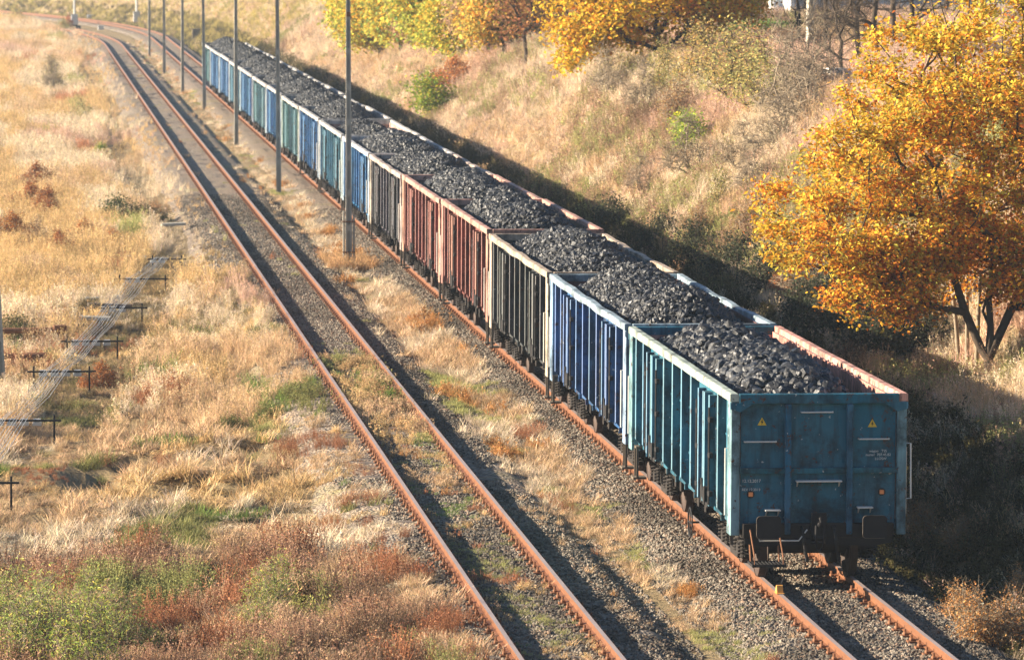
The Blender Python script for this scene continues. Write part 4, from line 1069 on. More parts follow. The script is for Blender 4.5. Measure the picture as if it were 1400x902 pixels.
BD = bush_proto(44, e3, 120, 34, .04, [(.05, .06, .035), (.075, .08, .045), (.10, .085, .055)], [4, 3, 2])  # bramble leaves coloured extra dark to deepen the shade beside the train
BW = bush_proto(45, e2, 110, 17, .045, [(.34, .42, .12), (.46, .50, .16), (.66, .56, .12), (.2, .28, .07)], [4, 3, 2, 2], 'pale_bark', .14, 4, .35, .004, .1, .2)
BB = bush_proto(46, e2, 100, 0, .04, [BR], [1], 'pale_bark', .1, 8, .4, .006)
BR_ = bush_proto(47, e1, 100, 38, .035, [(.40, .15, .06), (.48, .22, .08), (.26, .10, .05)], [4, 3, 2], 'pale_bark', .1, 4)
KIT = dict(g=(BG, 'green_shrub'), y=(BY, 'yellowing_shrub'), t=(BT, 'tan_shrub'), d=(BD, 'bramble'), w=(BW, 'willow_shrub'), b=(BB, 'leafless_shrub'), r=(BR_, 'rusty_shrub'))
def shrub(k, px, py, sc, lab, group=None, tint=(1, 1, 1)):
    (wd, cr), nm = KIT[k]; p = at(px, py); p[2] -= .05
    plant(nm, lab, 'shrub', p, wd, cr, random.uniform(0, 6.3), sc, tint, group, ('stems', 'foliage'))
for px, py, sc in ((12, 880, .85), (62, 898, .95), (118, 872, .75), (165, 900, .8), (30, 938, 1.0), (110, 945, 1.0), (-30, 900, .9)):
    shrub('w', px, py, sc, 'leafy green and yellow willow shrub in the dense clump nearest the camera', 'willow clump at the near end of the field', (1, 1, random.uniform(.8, 1.2)))
shrub('w', 372, 842, .7, 'small lone yellow-green willow shrub among rusty weeds')
shrub('w', 352, 868, .55, 'knee-high green shrub hard beside the lone willow shrub')
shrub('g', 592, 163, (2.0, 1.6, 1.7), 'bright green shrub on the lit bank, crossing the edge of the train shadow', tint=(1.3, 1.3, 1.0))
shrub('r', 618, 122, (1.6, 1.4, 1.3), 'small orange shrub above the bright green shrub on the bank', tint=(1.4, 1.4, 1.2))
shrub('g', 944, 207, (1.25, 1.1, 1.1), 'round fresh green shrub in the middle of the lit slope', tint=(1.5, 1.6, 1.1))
shrub('b', 945, 243, (1.5, 1.2, 1.3), 'leafless shrub just below the round green shrub')
shrub('b', 832, 135, (2.2, 1.6, 1.3), 'grey leafless shrub below the golden oak')
shrub('y', 1003, 143, (1.9, 1.7, 1.6), 'tall yellow-green shrub at the crest between oak and bare thicket')
shrub('y', 962, 118, (1.7, 1.7, 1.4), 'yellowing shrub in front of the russet tree', tint=(1, .9, .9))
shrub('y', 1043, 152, (1.5, 1.5, 1.4), 'yellow-green shrub against the bare thicket', tint=(.95, 1, 1))
shrub('t', 1020, 112, (2.2, 1.8, 1.5), 'pinkish tan shrub behind the yellow-green shrubs', tint=(1, .85, .9))
shrub('b', 1082, 172, (2.0, 1.6, 1.9), 'sprawling bare thicket beside the big oak crown, lower one')
shrub('b', 1108, 140, (2.0, 1.6, 1.9), 'sprawling bare thicket beside the big oak crown, upper one')
shrub('b', 1062, 205, (1.4, 1.4, 1.0), 'low bare thicket at the foot of the sprawling ones')
shrub('g', 1048, 62, (2.2, 2.2, .85), 'dark green bush in front of the white building', tint=(.8, 1., 1.3))
shrub('g', 1022, 66, (1.8, 1.8, .9), 'dark green bush between the russet tree and the white building', tint=(.8, 1., 1.2))
shrub('g', 1072, 56, (1.6, 1.6, .7), 'dark green bush at the corner of the white building', tint=(.8, .95, 1.2))
shrub('r', 1268, 452, (1.3, 1.1, 1.35), 'rusty shrub under the oak crown, lit above the train shadow')
shrub('r', 1235, 440, (1.2, 1.1, 1.3), 'rusty shrub with orange tips beneath the low oak boughs')
shrub('t', 1292, 440, (1.2, 1.1, 1.3), 'tan brown shrub behind the pale saplings')
shrub('b', 1100, 412, (1.0, 1.0, 1.3), 'bare pale stems standing at the edge of the train shadow')
shrub('r', 1075, 410, (.6, .6, .7), 'small orange brown shrub beside the bare pale stems')
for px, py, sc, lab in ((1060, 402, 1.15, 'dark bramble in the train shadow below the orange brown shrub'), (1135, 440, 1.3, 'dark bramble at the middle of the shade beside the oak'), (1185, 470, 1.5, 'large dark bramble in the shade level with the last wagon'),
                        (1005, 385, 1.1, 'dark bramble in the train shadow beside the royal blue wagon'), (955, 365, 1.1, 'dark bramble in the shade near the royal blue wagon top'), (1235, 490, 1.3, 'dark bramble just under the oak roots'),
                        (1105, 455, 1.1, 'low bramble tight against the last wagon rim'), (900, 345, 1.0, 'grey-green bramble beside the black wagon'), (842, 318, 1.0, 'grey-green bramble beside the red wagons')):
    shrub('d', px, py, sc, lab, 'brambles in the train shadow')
for px, py, sc, lab in ((1335, 893, .8, 'bushy tan shrub catching the sun at the lower corner of the bank'), (1388, 905, .85, 'tan shrub at the very corner beside the bushy one'), (1310, 858, .6, 'small tan shrub at the edge of the ballast'), (1392, 842, .6, 'small tan shrub catching light above the corner shrubs')):
    shrub('t', px, py, sc, lab, 'tan shrubs at the lower corner', (1.1, .9, .75))
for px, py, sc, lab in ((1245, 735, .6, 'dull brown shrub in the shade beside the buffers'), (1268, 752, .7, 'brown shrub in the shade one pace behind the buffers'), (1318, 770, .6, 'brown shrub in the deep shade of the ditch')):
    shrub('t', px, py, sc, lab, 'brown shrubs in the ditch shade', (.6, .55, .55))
shrub('b', 70, 132, (1.9, 1.5, 1.7), 'scraggy olive shrub rising from the golden field')
shrub('y', 72, 128, (1.2, 1., 1.6), 'sparse olive green shrub inside the scraggy one', tint=(.75, .75, .9))
shrub('y', 112, 168, (2.0, 1.4, .9), 'pale green shrub spreading in the golden field', tint=(1, 1.05, 1.3))
shrub('g', 137, 222, (.7, .6, .8), 'small fresh green plant alone in the golden field')
shrub('d', 165, 307, (1.5, 1.1, 1.0), 'dark green bramble mound at the edge of the golden field', tint=(1.3, 1.5, 1.0))
shrub('d', 195, 312, (1.2, 1, .8), 'brownish bramble mound beside the dark green one', tint=(1.5, 1.3, 1.0))
shrub('r', 40, 292, (1.3, 1.1, 1.1), 'brown dead herb clump in the golden field')
shrub('r', 66, 300, (.9, .9, 1.1), 'russet dead herb clump beside the brown one')
shrub('r', 20, 330, (1.2, 1.1, .9), 'orange brown weed clump above the lone pole', tint=(1.2, 1.25, 1))
shrub('y', 22, 38, (1.6, 1.5, 1.6), 'small yellow shrub in the far field')
shrub('y', 88, 46, (1.6, 1.5, 1.0), 'green-yellow shrub beside the mast at the bend', tint=(.9, 1, 1))
shrub('r', 92, 40, (1., 1., 1.2), 'reddish shrub against the mast at the bend', tint=(1.3, 1., 1.))
shrub('r', 135, 535, (.6, .6, .65), 'rust-red tuft of dead weeds beside the wire run')
shrub('t', 210, 312, (.7, .7, .8), 'orange tan tuft at the upper end of the wire run', tint=(1.1, .8, .6))
shrub('d', 25, 470, (1.1, 1, .7), 'olive bramble behind the lone pole', tint=(1.6, 1.6, 1))

for k, px, py, sc, tn, lab in (('b', 878, 152, 1.2, (1, 1, 1), 'grey bare shrub on the slope under the drooping oak branch'), ('y', 905, 128, 1.1, (.9, .9, .9), 'olive shrub on the slope beneath the golden oak'), ('b', 1010, 232, 1.0, (1, 1, 1), 'bare brown shrub low on the slope near the big oak'),
    ('y', 985, 292, .8, (.7, .75, .8), 'olive scrub near the edge of the train shadow'), ('t', 1030, 318, .9, (.75, .7, .7), 'brown scrub touching the tip of the lowest oak bough'), ('b', 880, 265, .9, (1, 1, 1), 'small bare shrub alone in mid-slope'), ('t', 960, 332, .8, (.7, .6, .55), 'rusty brown scrub just above the train shadow'),
    ('t', 925, 170, 1.2, (.85, .8, .8), 'tan brown shrub in the upper part of the slope'), ('b', 1035, 265, 1.1, (1, 1, 1), 'tangled bare shrub next to the big oak crown'), ('r', 112, 334, .8, (1.1, 1.1, 1), 'rusty weed clump before the dark bramble mound'), ('r', 152, 346, .7, (1.3, 1.2, 1), 'orange brown weed clump at the upper end of the wires'),
    ('r', 82, 352, .8, (1, 1, 1), 'russet weed clump beside the upper wires'), ('t', 52, 348, 1.0, (.85, .8, .8), 'tan weed clump above the rusty pipes'), ('r', 48, 262, 1.1, (.9, .9, .9), 'dark brown dead weeds at the margin of the golden field')):
    shrub(k, px, py, sc, lab, None, tn)

# ------------------------------------------------------------------ building, path, utility post beyond the plateau
cpt = None
bx, by = [float(q) for q in at(1086, 31)[:2]]
t = thing('factory_building', 'white and grey factory building beyond the plateau trees', 'building', (bx, by, float(ground(bx, by)) - .3))
b = MB(); b.box(0, 16, .0, .2, 0, 9); b.box(15.8, 16, .2, 7.4, 0, 9); b.box(0, 16, 7.4, 7.6, 0, 9); put('wall', b.mesh('wall', M['grey_render']), t)
b = MB(); b.box(-.2, -.003, 0, 7.6, 0, 9); put('wall', b.mesh('wall', M['white_paint']), t)['label'] = 'white sunlit side wall'
b = MB(); b.box(-.4, 16.2, -.3, 7.9, 9.003, 9.35); put('roof', b.mesh('roof', M['galvanised']), t)
for i in range(4):
    b = MB(); b.box(1.5+3.6*i, 3.9+3.6*i, -.06, -.003, 4.2, 5.6, .01); w = put('window', b.mesh('window', M['cabinet_grey']), t)
    b = MB(); b.box(1.6+3.6*i, 3.8+3.6*i, -.075, -.063, 4.3, 5.5); put('pane', b.mesh('pane', M['glass_dark']), w)
p = at(1107, 88); t = thing('utility_post', 'slim concrete utility post rising from the thicket', 'pole', tuple(p))
put('shaft', POLE, t, None, (0, 0, 0), (0, 0, .3), (1.1, 1.1, 1.)); a = put('crossarm', ARM, t); put('insulators', INS, a)
p = at(1145, 126); b = MB(); b.box(-.45, .45, -.4, .4, -.3, .62, .03); b.box(-.38, .2, -.3, .3, .62, .74, .02)
tag(put('concrete_block', b.mesh('concrete_block', M['cream_block']), loc=tuple(p), rot=(0, 0, .3)), 'pale concrete block behind the thicket at the edge of the oak', 'concrete block')

# ------------------------------------------------------------------ grasses, weeds and stones (stuff)
def ribbon_tuft(r, n, rad, h, lean, w, segs=2, vc=(.75, 1.2), plume=0., flat=0.):
    ph = r.uniform(0, 2*PI, n); rr = rad*np.sqrt(r.uniform(0, 1, n)); a0 = r.uniform(0, 2*PI, n)
    B = np.stack([rr*np.cos(a0), rr*np.sin(a0), np.full(n, -.03)], -1)
    hh = h*r.uniform(.45, 1.15, n); ln = lean*r.uniform(.2, 1.3, n)
    D = np.stack([np.cos(ph), np.sin(ph), 0*ph], -1); wd = np.stack([-np.sin(ph + r.normal(0, .7, n)), np.cos(ph), 0*ph], -1)
    V, F, Cc, off = [], [], [], 0
    ts = np.linspace(0, 1, segs+1); pts = []
    for t_ in ts:
        z = hh*(t_ - flat*t_*t_*np.clip(ln, 0, 1.2))
        pts.append(B + D*(ln*hh*t_**1.6)[:, None] + np.stack([0*z, 0*z, z], -1))
    k = r.uniform(*vc, n)
    tone = np.stack([k*r.uniform(.92, 1.08, n), k, k*r.uniform(.85, 1.15, n)], -1)
    for i in range(segs):
        w0, w1_ = w*(1 - .75*ts[i]), w*(1 - .75*ts[i+1])
        q = np.stack([pts[i]-wd*w0, pts[i]+wd*w0, pts[i+1]+wd*w1_, pts[i+1]-wd*w1_], 1).reshape(-1, 3)
        V.append(q); F.append(np.arange(4*n).reshape(n, 4) + off); off += 4*n; Cc.append(np.repeat(tone, 4, 0))
    if plume > 0:
        m = int(n*plume); T = pts[-1][:m]; Cq = np.repeat(T, 7, 0) + r.normal(size=(7*m, 3))*np.array([.025, .025, .05])*max(h, .5)*1.3
        q, f = quad_leaves(Cq, .018*max(1, h*1.6), r, .0, .4); V.append(q); F.append(f + off); Cc.append(np.repeat(np.repeat(tone[:m]*1.1, 7, 0), 4, 0))
    return np.concatenate(V), np.concatenate(F), np.concatenate(Cc)
def weed(r, n, rad, h, leaf, per, branchy=False):
    ph = r.uniform(0, 2*PI, n); B = np.stack([r.normal(0, rad, n), r.normal(0, rad, n), np.full(n, -.03)], -1)
    T = B + np.stack([np.cos(ph)*h*.3, np.sin(ph)*h*.3, h*r.uniform(.6, 1.15, n)], -1)
    V, F = seg_tubes(B, T, np.full(n, .006), np.full(n, .003), 3); C = np.full((len(V), 3), .75)
    f = r.uniform(.2, 1.05, (n, per, 1)); P = (B[:, None]*(1-f) + T[:, None]*f).reshape(-1, 3) + r.normal(0, .05*h + leaf*.5, (n*per, 3))
    P[:, 2] = np.maximum(P[:, 2], .01)
    q, g = quad_leaves(P, leaf, r, .3, .5); k = np.repeat(r.uniform(.65, 1.3, (n*per, 1))*r.uniform(.9, 1.1, (n*per, 3)), 4, 0)
    return np.concatenate([V, q]), np.concatenate([F, g + len(V)]), np.concatenate([C, k])
GC = bpy.data.collections.new('grass_kinds'); SCOL = bpy.data.collections.new('stone_kinds')
def proto(colx, name, V, F, C, mat):
    o = bpy.data.objects.new(name, np_mesh(name, V, F, mat, C)); colx.objects.link(o)
r = np.random.default_rng(3)
# 0-1 straw, 2-3 matted straw, 4-5 tall plumed, 6-7 leafy weed, 8 low green, 9 dead forb
PK = [ribbon_tuft(r, 42, .14, .30, .9, .008, 2, (.5, 1.35)), ribbon_tuft(r, 46, .17, .25, 1.2, .008, 2, (.5, 1.35)), ribbon_tuft(r, 48, .20, .15, 2.4, .009, 2, (.5, 1.35), flat=.45), ribbon_tuft(r, 48, .22, .11, 3.2, .009, 2, (.5, 1.35), flat=.5),
      ribbon_tuft(r, 32, .14, .54, .45, .007, 2, (.55, 1.3), plume=.6), ribbon_tuft(r, 30, .16, .44, .6, .007, 2, (.55, 1.3), plume=.7), weed(r, 9, .09, .42, .030, 15), weed(r, 12, .12, .30, .026, 13), ribbon_tuft(r, 80, .24, .13, .7, .006, 1), weed(r, 10, .10, .52, .016, 30)]
for v in PK: proto(GC, 'grass_tuft', *v, M['grass_blades'])
for i in range(4):
    v, f = chip(0, r); proto(SCOL, 'ballast_stone', v, f, np.ones((len(v), 3)), M['stone'])

def instancer(name, P, idx, rot, scl, tint, coll, lab, cat):
    me = bpy.data.meshes.new(name); n = len(P); me.vertices.add(n); me.vertices.foreach_set('co', P.astype(np.float32).ravel())
    a = me.attributes.new('pick', 'INT', 'POINT'); a.data.foreach_set('value', idx.astype(np.int32))
    for nm, arr in (('turn', rot), ('size', scl)):
        a = me.attributes.new(nm, 'FLOAT_VECTOR', 'POINT'); a.data.foreach_set('vector', arr.astype(np.float32).ravel())
    a = me.attributes.new('tint', 'FLOAT_COLOR', 'POINT'); c = np.ones((n, 4), np.float32); c[:, :3] = tint; a.data.foreach_set('color', c.ravel())
    o = put(name, me); tag(o, lab, cat, kind='stuff')
    g = bpy.data.node_groups.new(name, 'GeometryNodeTree')
    g.interface.new_socket('Geometry', in_out='INPUT', socket_type='NodeSocketGeometry'); g.interface.new_socket('Geometry', in_out='OUTPUT', socket_type='NodeSocketGeometry')
    N = g.nodes.new; gi, go = N('NodeGroupInput'), N('NodeGroupOutput'); ip = N('GeometryNodeInstanceOnPoints'); ci = N('GeometryNodeCollectionInfo')
    ci.inputs['Collection'].default_value = coll; ci.inputs['Separate Children'].default_value = True; ci.inputs['Reset Children'].default_value = True
    def na(nm, dt): q = N('GeometryNodeInputNamedAttribute'); q.data_type = dt; q.inputs['Name'].default_value = nm; return q.outputs['Attribute']
    e = N('FunctionNodeEulerToRotation'); g.links.new(na('turn', 'FLOAT_VECTOR'), e.inputs[0])
    g.links.new(gi.outputs[0], ip.inputs['Points']); g.links.new(ci.outputs[0], ip.inputs['Instance']); ip.inputs['Pick Instance'].default_value = True
    g.links.new(na('pick', 'INT'), ip.inputs['Instance Index']); g.links.new(e.outputs[0], ip.inputs['Rotation']); g.links.new(na('size', 'FLOAT_VECTOR'), ip.inputs['Scale'])
    g.links.new(ip.outputs[0], go.inputs[0])
    md = o.modifiers.new('scatter', 'NODES'); md.node_group = g
    return o

STRAW, GOLD, PALEG, RUST, BROWN, OLIVE, GREEN, ORNG, PINK = map(np.array, [(.68, .47, .28), (.70, .48, .24), (.80, .63, .44), (.42, .19, .10), (.24, .155, .10), (.30, .29, .11), (.19, .26, .07), (.66, .34, .13), (.68, .45, .33)])
GP, GI, GR_, GS, GT = [], [], [], [], []
def sprinkle(u0, u1, y0, y1, dens, rule, rr, base='c2', margin=330):
    n = int((u1-u0)*(y1-y0)*dens)
    u = rr.uniform(u0, u1, n); y = rr.uniform(y0, y1, n); x = u + (c2(y) if base == 'c2' else c1(y) if base == 'c1' else 0)
    z = ground(x, y)
    dd = x - c1(y); d2 = x - c2(y)
    for d, s_ in ((dd, 41), (d2, 31)):
        on = np.abs(d) < 2.2; z = np.where(on, np.maximum(z, bed_z(d, y, s_)), z)
    px, py, dep = project(np.stack([x, y, z], -1))
    k = (px > -margin) & (px < 1400 + margin) & (py > -60) & (py < 1010) & (dep > 20)
    x, y, z, u = x[k], y[k], z[k], u[k]
    idx, sc, tint, keep = rule(x, y, u, rr)
    n = len(x)
    # never on the rails, poles stay clear
    for cf in (c1, c2): keep &= np.abs(np.abs(x - cf(y)) - .75) > .13
    keep &= ~((np.abs(x - c2(y)) < 1.6) & (y > -1))
    rot = np.stack([rr.normal(0, .12, n), rr.normal(0, .12, n), rr.uniform(0, 6.28, n)], -1)
    GP.append(np.stack([x, y, z], -1)[keep]); GI.append(idx[keep]); GR_.append(rot[keep]); GS.append((np.ones((n, 3))*sc[:, None]*rr.uniform(.75, 1.25, (n, 1)))[keep]); GT.append(np.clip(tint*rr.choice([.55, .85, 1., 1.12], (n, 1), p=[.12, .26, .4, .22]), 0, .92)[keep])
def blend(x, y, rr, cols, ws, fx=.6, fy=.25, seed=0, j=.18):
    """patchy choice between colours: every colour has its own noise field"""
    sc = np.stack([w*(.25 + fnoise(x*fx + 13*i, y*fy, 200 + seed + 7*i, 3)**2*3) + rr.uniform(0, .25, len(x))*w for i, w in enumerate(ws)], -1)
    c = np.array(cols)[np.argmax(sc, 1)]; return c*(1 + rr.uniform(-j, j, (len(x), 1))), np.argmax(sc, 1)
def corridor(x, y): return np.abs(x - (-13.2 + (y - 18)*.0775))
def rule_left(x, y, u, rr):
    n = len(x); c, k = blend(x, y, rr, [STRAW, PALEG, GOLD, RUST, OLIVE, BROWN, GREEN], [1.15, 1.0, .85, .82, .82, .66, .72], .6, .32)
    idx = rr.integers(0, 4, n); sc = np.ones(n)
    yb = 10.5 + (fnoise(x*.4, y*.3, 98) - .5)*9 - np.clip((u + 8.2)*4, 0, 12); near = y < yb; mat = ~near & (y < 31); mid = (y >= 31) & (y < 60); far = y >= 60
    # front strip: rusty weeds and dead forbs with green shoots
    c1_, k1 = blend(x, y, rr, [RUST*1.0, np.array((.50, .30, .19)), BROWN*1.2, OLIVE*1.2, STRAW, np.array((.46, .44, .14))], [.85, .95, .8, .65, 1.15, .5], 1.1, .6, 30)
    c[near] = c1_[near]; idx[near] = np.where(k1 == 4, 1, np.where(k1 == 5, 6, np.where(rr.uniform(0, 1, n) < .35, 9, np.where(rr.uniform(0, 1, n) < .4, 7, rr.integers(0, 3, n)))))[near]
    idx[mat] = np.where(rr.uniform(0, 1, n) < .78, rr.integers(2, 4, n), rr.integers(0, 2, n))[mat]; sc[mat] = 1.05
    g = mat & (k == 6); idx[g] = 8; sc[g] = 1.5; g = mat & (k == 4); idx[g] = 1; sc[g] = .8
    g = mat & (k == 3); idx[g] = 9; sc[g] = .5
    idx[mid] = np.where(rr.uniform(0, 1, n) < .45, rr.integers(4, 6, n), rr.integers(0, 2, n))[mid]; sc[mid] = .95
    g = mid & (k == 3); idx[g] = np.where(rr.uniform(0, 1, n) < .6, 9, 7)[g]; c[g] = c[g]*1.1
    g = mid & (k == 4); idx[g] = 7
    idx[far] = np.where(rr.uniform(0, 1, n) < .7, rr.integers(4, 6, n), rr.integers(0, 2, n))[far]
    cf_, kf = blend(x, y, rr, [GOLD, PALEG, STRAW, PINK, OLIVE*1.4, RUST*1.3], [1.2, 1.2, 1.0, .7, .55, .55], .4, .06, 60)
    c[far] = cf_[far]; sc[far] = 1.05 + .25*np.clip((y[far]-60)/200, 0, 1)
    dull_weeds = (((y > 56) & (y < 92) & (u > -11.5)) | ((y > 36) & (y < 92) & (corridor(x, y) < 1.5))) & (rr.uniform(0, 1, n) < .55); idx[dull_weeds] = 7; c[dull_weeds] = (BROWN*.9 + OLIVE*.5); sc[dull_weeds] = .8  # duller brown-olive weeds, also along the wire run
    cd = corridor(x, y) < .9; cd &= (y > 8) & (y < 90); sc[cd] *= .6; idx[cd & (idx > 3) & ~dull_weeds] = 1
    # fewer plants next to the stones of the empty track
    edge = np.clip((-5.95 - u)/np.where(y < 62, .5, 1.3) + .1, 0, 1); ed = fnoise(x*.8, y*.22, 91)
    keep = rr.uniform(0, 1, n) < np.clip(edge*1.5*(.35 + 1.1*ed), 0, 1)
    sc = sc*np.clip(.45 + 1.15*fnoise(x*.75, y*.5, 97), .5, 1.4)
    low = (u > -7.2); sc[low] *= .7
    gap = (y > 75) & (u > -8.6 - .6*np.sin(y*.05)) ; keep &= ~(cd & (rr.uniform(0, 1, n) < .15)); keep &= ~(gap & (rr.uniform(0, 1, n) > .22)); sc[gap] *= .6
    hol = (hollow(x, y) > .03) & (rr.uniform(0, 1, n) < .8); keep &= ~hol
    return idx, sc, c, keep
rr = np.random.default_rng(17)
sprinkle(-19, -5.9, -9, 31, 24, rule_left, rr)
sprinkle(-19, -5.9, 31, 90, 20, rule_left, rr)
sprinkle(-14.2, -7.2, 8, 90, 12, lambda x, y, u, q: (lambda a: (a[0], a[1], a[2], a[3] & (corridor(x, y) < 1.2)))(rule_left(x, y, u, q)), rr)
sprinkle(-20, -5.9, 90, 200, 10, rule_left, rr)
sprinkle(-21, -5.9, 200, 560, 5, rule_left, rr)
def rule_four(x, y, u, rr):      # inside the empty track
    n = len(x); dens = np.interp(y, [-9, 4, 10, 16, 30, 41, 46, 60, 400], [.50, .5, .8, 1., 1., 1., .14, .03, .03])
    c, k = blend(x, y, rr, [STRAW, GOLD*.95, RUST*1.2, OLIVE*1.2, ORNG*.85, GREEN*1.1], [1, 1, .7, 1.0, .6, .8], 1.2, .5, 300)
    idx = np.where(rr.uniform(0, 1, n) < .55, rr.integers(2, 4, n), np.where(rr.uniform(0, 1, n) < .4, 7, 1)); sc = np.where(y > 24, .75, .5)
    idx[k == 3] = 8; idx[k == 5] = 8
    up = (y > 30) & (y < 43); idx[up & (rr.uniform(0, 1, n) < .4)] = 7
    f = fnoise(x*1.4, y*.5, 311); keep = rr.uniform(0, 1, n) < dens*np.clip((f - .28)*3, 0, 1); keep &= np.abs(x - c1(y)) < .66
    return idx, sc, c, keep
sprinkle(-.7, .7, -9, 46, 34, rule_four, rr, 'c1'); sprinkle(-.7, .7, 46, 300, 8, rule_four, rr, 'c1')
def rule_mid(x, y, u, rr):       # between the two tracks
    n = len(x); c, k = blend(x, y, rr, [STRAW, PALEG, ORNG*.9, OLIVE*1.3, RUST*1.2, GREEN*1.2], [1.1, 1., .75, .75, .55, .45], 1.0, .3, 400)
    idx = np.where(rr.uniform(0, 1, n) < .6, rr.integers(0, 4, n), rr.integers(1, 3, n)); idx[k == 2] = np.where(rr.uniform(0, 1, n) < .6, 7, 0)[k == 2]; idx[k == 4] = 9; idx[(k == 3) | (k == 5)] = 8
    sc = np.interp(y, [-5, 10, 30, 60, 100, 300], [.5, .6, .85, .95, .75, .8]); sc[idx == 9] *= .6
    wleft = np.interp(y, [-9, 0, 10, 30, 50, 70, 120], [-2.3, -2.5, -2.9, -3.15, -3.0, -2.7, -2.7]); wright = np.interp(y, [-9, 0, 10, 30, 60, 80], [-1.7, -1.75, -1.8, -1.55, -1.5, -1.75])
    wleft = wleft + (fnoise(x*0, y*.5, 421)-.5)*.7; wright = wright + (fnoise(x*0, y*.5, 423)-.5)*.6
    inside = (u > wleft) & (u < wright); f = fnoise(x*1.2, y*.4, 425)
    dens = np.interp(y, [-9, 0, 14, 30, 66, 90, 130, 350], [.85, .85, 1., 1., 1., .7, .5, .35])
    keep = (rr.uniform(0, 1, n) < dens*np.clip((f-.22)*3.2, 0, 1))*1.0
    keep = np.where(inside, keep, (rr.uniform(0, 1, n) < .075*(fnoise(x, y*.5, 431) > .45))*1.0) > .5
    tip = (np.abs(y - 80.3) < 2.5) & (np.abs(x + 2.4) < .75); idx[tip] = np.where(rr.uniform(0, 1, n) < .5, 5, 7)[tip]; c[tip] = (ORNG*.4 + STRAW*.5)*(.8 + .4*rr.uniform(0, 1, (n, 1)))[tip]; sc[tip] = .8; keep |= tip
    return idx, sc, c, keep
sprinkle(-3.6, -1.0, -9, 60, 40, rule_mid, rr); sprinkle(-3.6, -1.0, 60, 140, 22, rule_mid, rr); sprinkle(-3.6, -1.0, 140, 390, 8, rule_mid, rr)
def rule_bank(x, y, u, rr):
    n = len(x)
    c, k = blend(x, y, rr, [PALEG, STRAW, PINK, OLIVE*1.3, BROWN*1.3, ORNG*.8], [1.2, 1.1, .9, .92, .6, .4], .35, .14, 500)
    idx = np.where(rr.uniform(0, 1, n) < .5, rr.integers(0, 2, n), np.where(rr.uniform(0, 1, n) < .55, 3, rr.integers(4, 6, n)))
    idx[k == 3] = np.where(rr.uniform(0, 1, n) < .5, 7, 1)[k == 3]; idx[k == 4] = 9
    rough = (y < 150) & (fnoise(x*.5, y*.16, 551) > .58) & (rr.uniform(0, 1, n) < .5); c[rough] = np.where(rr.uniform(0, 1, (n, 1)) < .5, OLIVE*1.4, BROWN*1.9)[rough]; idx[rough] = np.where(rr.uniform(0, 1, n) < .5, 9, 6)[rough]
    pale = (y > 100) & (u < 10) & (rr.uniform(0, 1, n) < .7); idx[pale] = rr.integers(1, 4, n)[pale]; c[pale] = (PALEG*.6 + PINK*.4)*(1 + rr.uniform(-.15, .15, (n, 1)))[pale]
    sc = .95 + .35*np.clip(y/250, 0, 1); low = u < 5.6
    sh = low & (rr.uniform(0, 1, n) < .75); idx[sh] = np.where(rr.uniform(0, 1, n) < .5, 6, 7)[sh]; c[sh] = ((OLIVE*.24 + BROWN*.14)*(1 + rr.uniform(-.4, .4, (n, 1))))[sh]  # weeds at the bank foot tinted near black, deepening the train's shade in colour
    yb = (y > 300) & (rr.uniform(0, 1, n) < .5); c[yb] = np.array((.56, .46, .16))
    keep = rr.uniform(0, 1, n) < np.clip((u - 1.9)/1.0, .05, 1)*np.clip(fnoise(x*.6, y*.35, 531)*2.6 - .25, .15, 1)
    return idx, sc, c, keep
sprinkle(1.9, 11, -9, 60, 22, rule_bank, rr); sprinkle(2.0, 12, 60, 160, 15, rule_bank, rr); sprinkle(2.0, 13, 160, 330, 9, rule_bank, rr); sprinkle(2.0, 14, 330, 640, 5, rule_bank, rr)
def rule_top(x, y, u, rr):
    n = len(x); c, k = blend(x, y, rr, [STRAW, PINK, BROWN*1.5, OLIVE*1.3, PALEG], [1., 1.1, .8, .8, .7], .2, .06, 600)
    idx = np.where(rr.uniform(0, 1, n) < .5, rr.integers(4, 6, n), rr.integers(0, 2, n)); idx[k == 3] = 6; idx[k == 2] = 9
    return idx, np.full(n, 1.35), c, rr.uniform(0, 1, n) < .9
sprinkle(11, 24, 10, 150, 7, rule_top, rr); sprinkle(12, 40, 120, 330, 3., rule_top, rr)
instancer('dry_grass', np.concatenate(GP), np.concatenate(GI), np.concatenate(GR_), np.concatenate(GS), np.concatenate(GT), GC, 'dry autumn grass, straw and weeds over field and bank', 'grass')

def stones(cf, seed, d0, d1, y0, y1, dens, rr, keepf=None):
    n = int((d1-d0)*(y1-y0)*dens); d = rr.uniform(d0, d1, n); y = rr.uniform(y0, y1, n); x = cf(y) + d
    z = np.maximum(bed_z(d, y, seed), ground(x, y)) + rr.uniform(-.012, .014, n)
    px, py, dep = project(np.stack([x, y, z], -1)); k = (px > -60) & (px < 1460) & (py < 960)
    k &= np.abs(np.abs(d) - .752) > .075
    if keepf is not None: k &= keepf(d, y, rr)
    m = k.sum(); g = rr.uniform(.08, .34, (m, 1))*np.where(rr.uniform(0, 1, (m, 1)) < .2, np.array([[1.05, .72, .5]]), np.array([[1., .85, .66]]))
    dk = (fnoise(x[k]*.7, y[k]*.25, seed+5) > .55)[:, None]; g = g*np.where(dk, .62, 1.)
    return np.stack([x, y, z], -1)[k], rr.uniform(.018, .042, m), g
Q = [stones(c2, 31, -2.35, 2.3, -9, 40, 520, rr), stones(c2, 31, -2.2, -.85, 40, 110, 320, rr), stones(c1, 41, -1.9, 2.3, -9, 60, 330, rr, lambda d, y, q: ((fnoise(d*.8 + 3, y*.3, 77) > .36) | (y > 45)) & ((d > -1.3) | (fnoise(d*.8, y*.35, 79) > .55))), stones(c1, 41, -2.0, 2.2, 60, 120, 170, rr)]
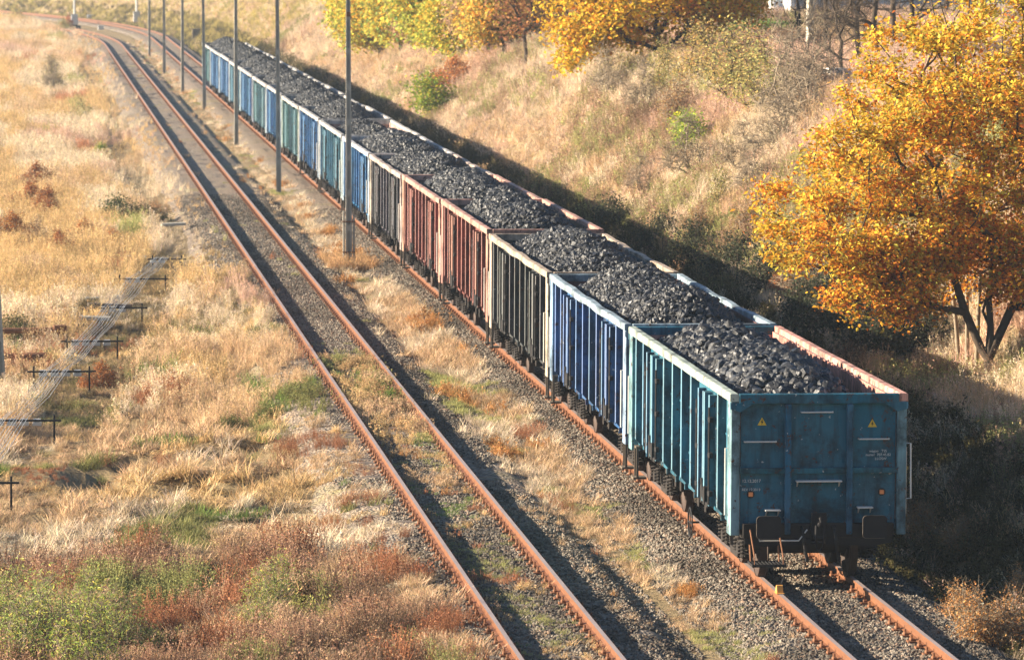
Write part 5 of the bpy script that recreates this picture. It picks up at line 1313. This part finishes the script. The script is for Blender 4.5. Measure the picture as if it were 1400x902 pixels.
P = np.concatenate([q[0] for q in Q]); s = np.concatenate([q[1] for q in Q]); g = np.concatenate([q[2] for q in Q]); n = len(P)
instancer('ballast_stones', P, rr.integers(0, 4, n), rr.uniform(0, 6.28, (n, 3)), np.stack([s*rr.uniform(.8, 1.3, n), s*rr.uniform(.8, 1.3, n), s*rr.uniform(.7, 1., n)], -1), g, SCOL, 'loose crushed stone ballast around the rails', 'ballast')
print('grass', sum(len(q) for q in GP), 'stones', n)

# ------------------------------------------------------------------ air, light, camera
HAZE = .0002
if HAZE:
    b = MB(); b.box(-320, 420, -110, 1150, -12, 42)
    hz = NT('haze_air'); v = hz.n('ShaderNodeVolumePrincipled'); v.inputs['Color'].default_value = (.72, .86, 1., 1); v.inputs['Density'].default_value = HAZE; v.inputs['Anisotropy'].default_value = .2
    hz.l(v.outputs[0], hz.out.inputs['Volume'])
    tag(put('haze', b.mesh('haze', hz.m)), 'thin pale autumn haze over the railway line', 'haze', kind='stuff')

SUN_EL, SUN_TH = R(18), R(6)
to_sun = Vector((-math.cos(SUN_EL)*math.cos(SUN_TH), math.cos(SUN_EL)*math.sin(SUN_TH), math.sin(SUN_EL)))
ld = bpy.data.lights.new('sun', 'SUN'); ld.energy = 5.0; ld.angle = R(.55); ld.color = (1., .86, .67)
lo = bpy.data.objects.new('sun', ld); lo.rotation_euler = to_sun.to_track_quat('Z', 'Y').to_euler(); lo.location = (-60, 20, 60); COL.objects.link(lo)
wd_ = bpy.data.worlds.new('World'); S.world = wd_; wd_.use_nodes = True; nt = wd_.node_tree
sky = nt.nodes.new('ShaderNodeTexSky'); sky.sky_type = 'NISHITA'; sky.sun_disc = False; sky.sun_elevation = SUN_EL
sky.sun_rotation = math.atan2(to_sun.x, to_sun.y); sky.air_density = 1.0; sky.dust_density = .6; sky.ozone_density = 4.0
bg = nt.nodes['Background']; bg.inputs['Strength'].default_value = .05; nt.links.new(sky.outputs[0], bg.inputs['Color'])

cd = bpy.data.cameras.new('camera'); cam = bpy.data.objects.new('camera', cd); COL.objects.link(cam); S.camera = cam
cd.sensor_fit = 'HORIZONTAL'; cd.sensor_width = 36; cd.lens = FPX/1400*36; cd.clip_start = 1; cd.clip_end = 6000
cam.matrix_world = Matrix(((AR[0], AU[0], -AF[0], CAM[0]), (AR[1], AU[1], -AF[1], CAM[1]), (AR[2], AU[2], -AF[2], CAM[2]), (0, 0, 0, 1)))
cd.dof.use_dof = True; cd.dof.focus_distance = 92; cd.dof.aperture_fstop = 3.8
S.view_settings.view_transform = 'Standard'; S.view_settings.look = 'None'; S.view_settings.exposure = 1.85; S.view_settings.gamma = 1
S.render.engine = 'CYCLES'
S.cycles.max_bounces = 5; S.cycles.diffuse_bounces = 1; S.cycles.glossy_bounces = 2; S.cycles.transmission_bounces = 3; S.cycles.volume_bounces = 0; S.cycles.transparent_max_bounces = 4
S.cycles.use_denoising = True
S.cycles.caustics_reflective = False; S.cycles.caustics_refractive = False
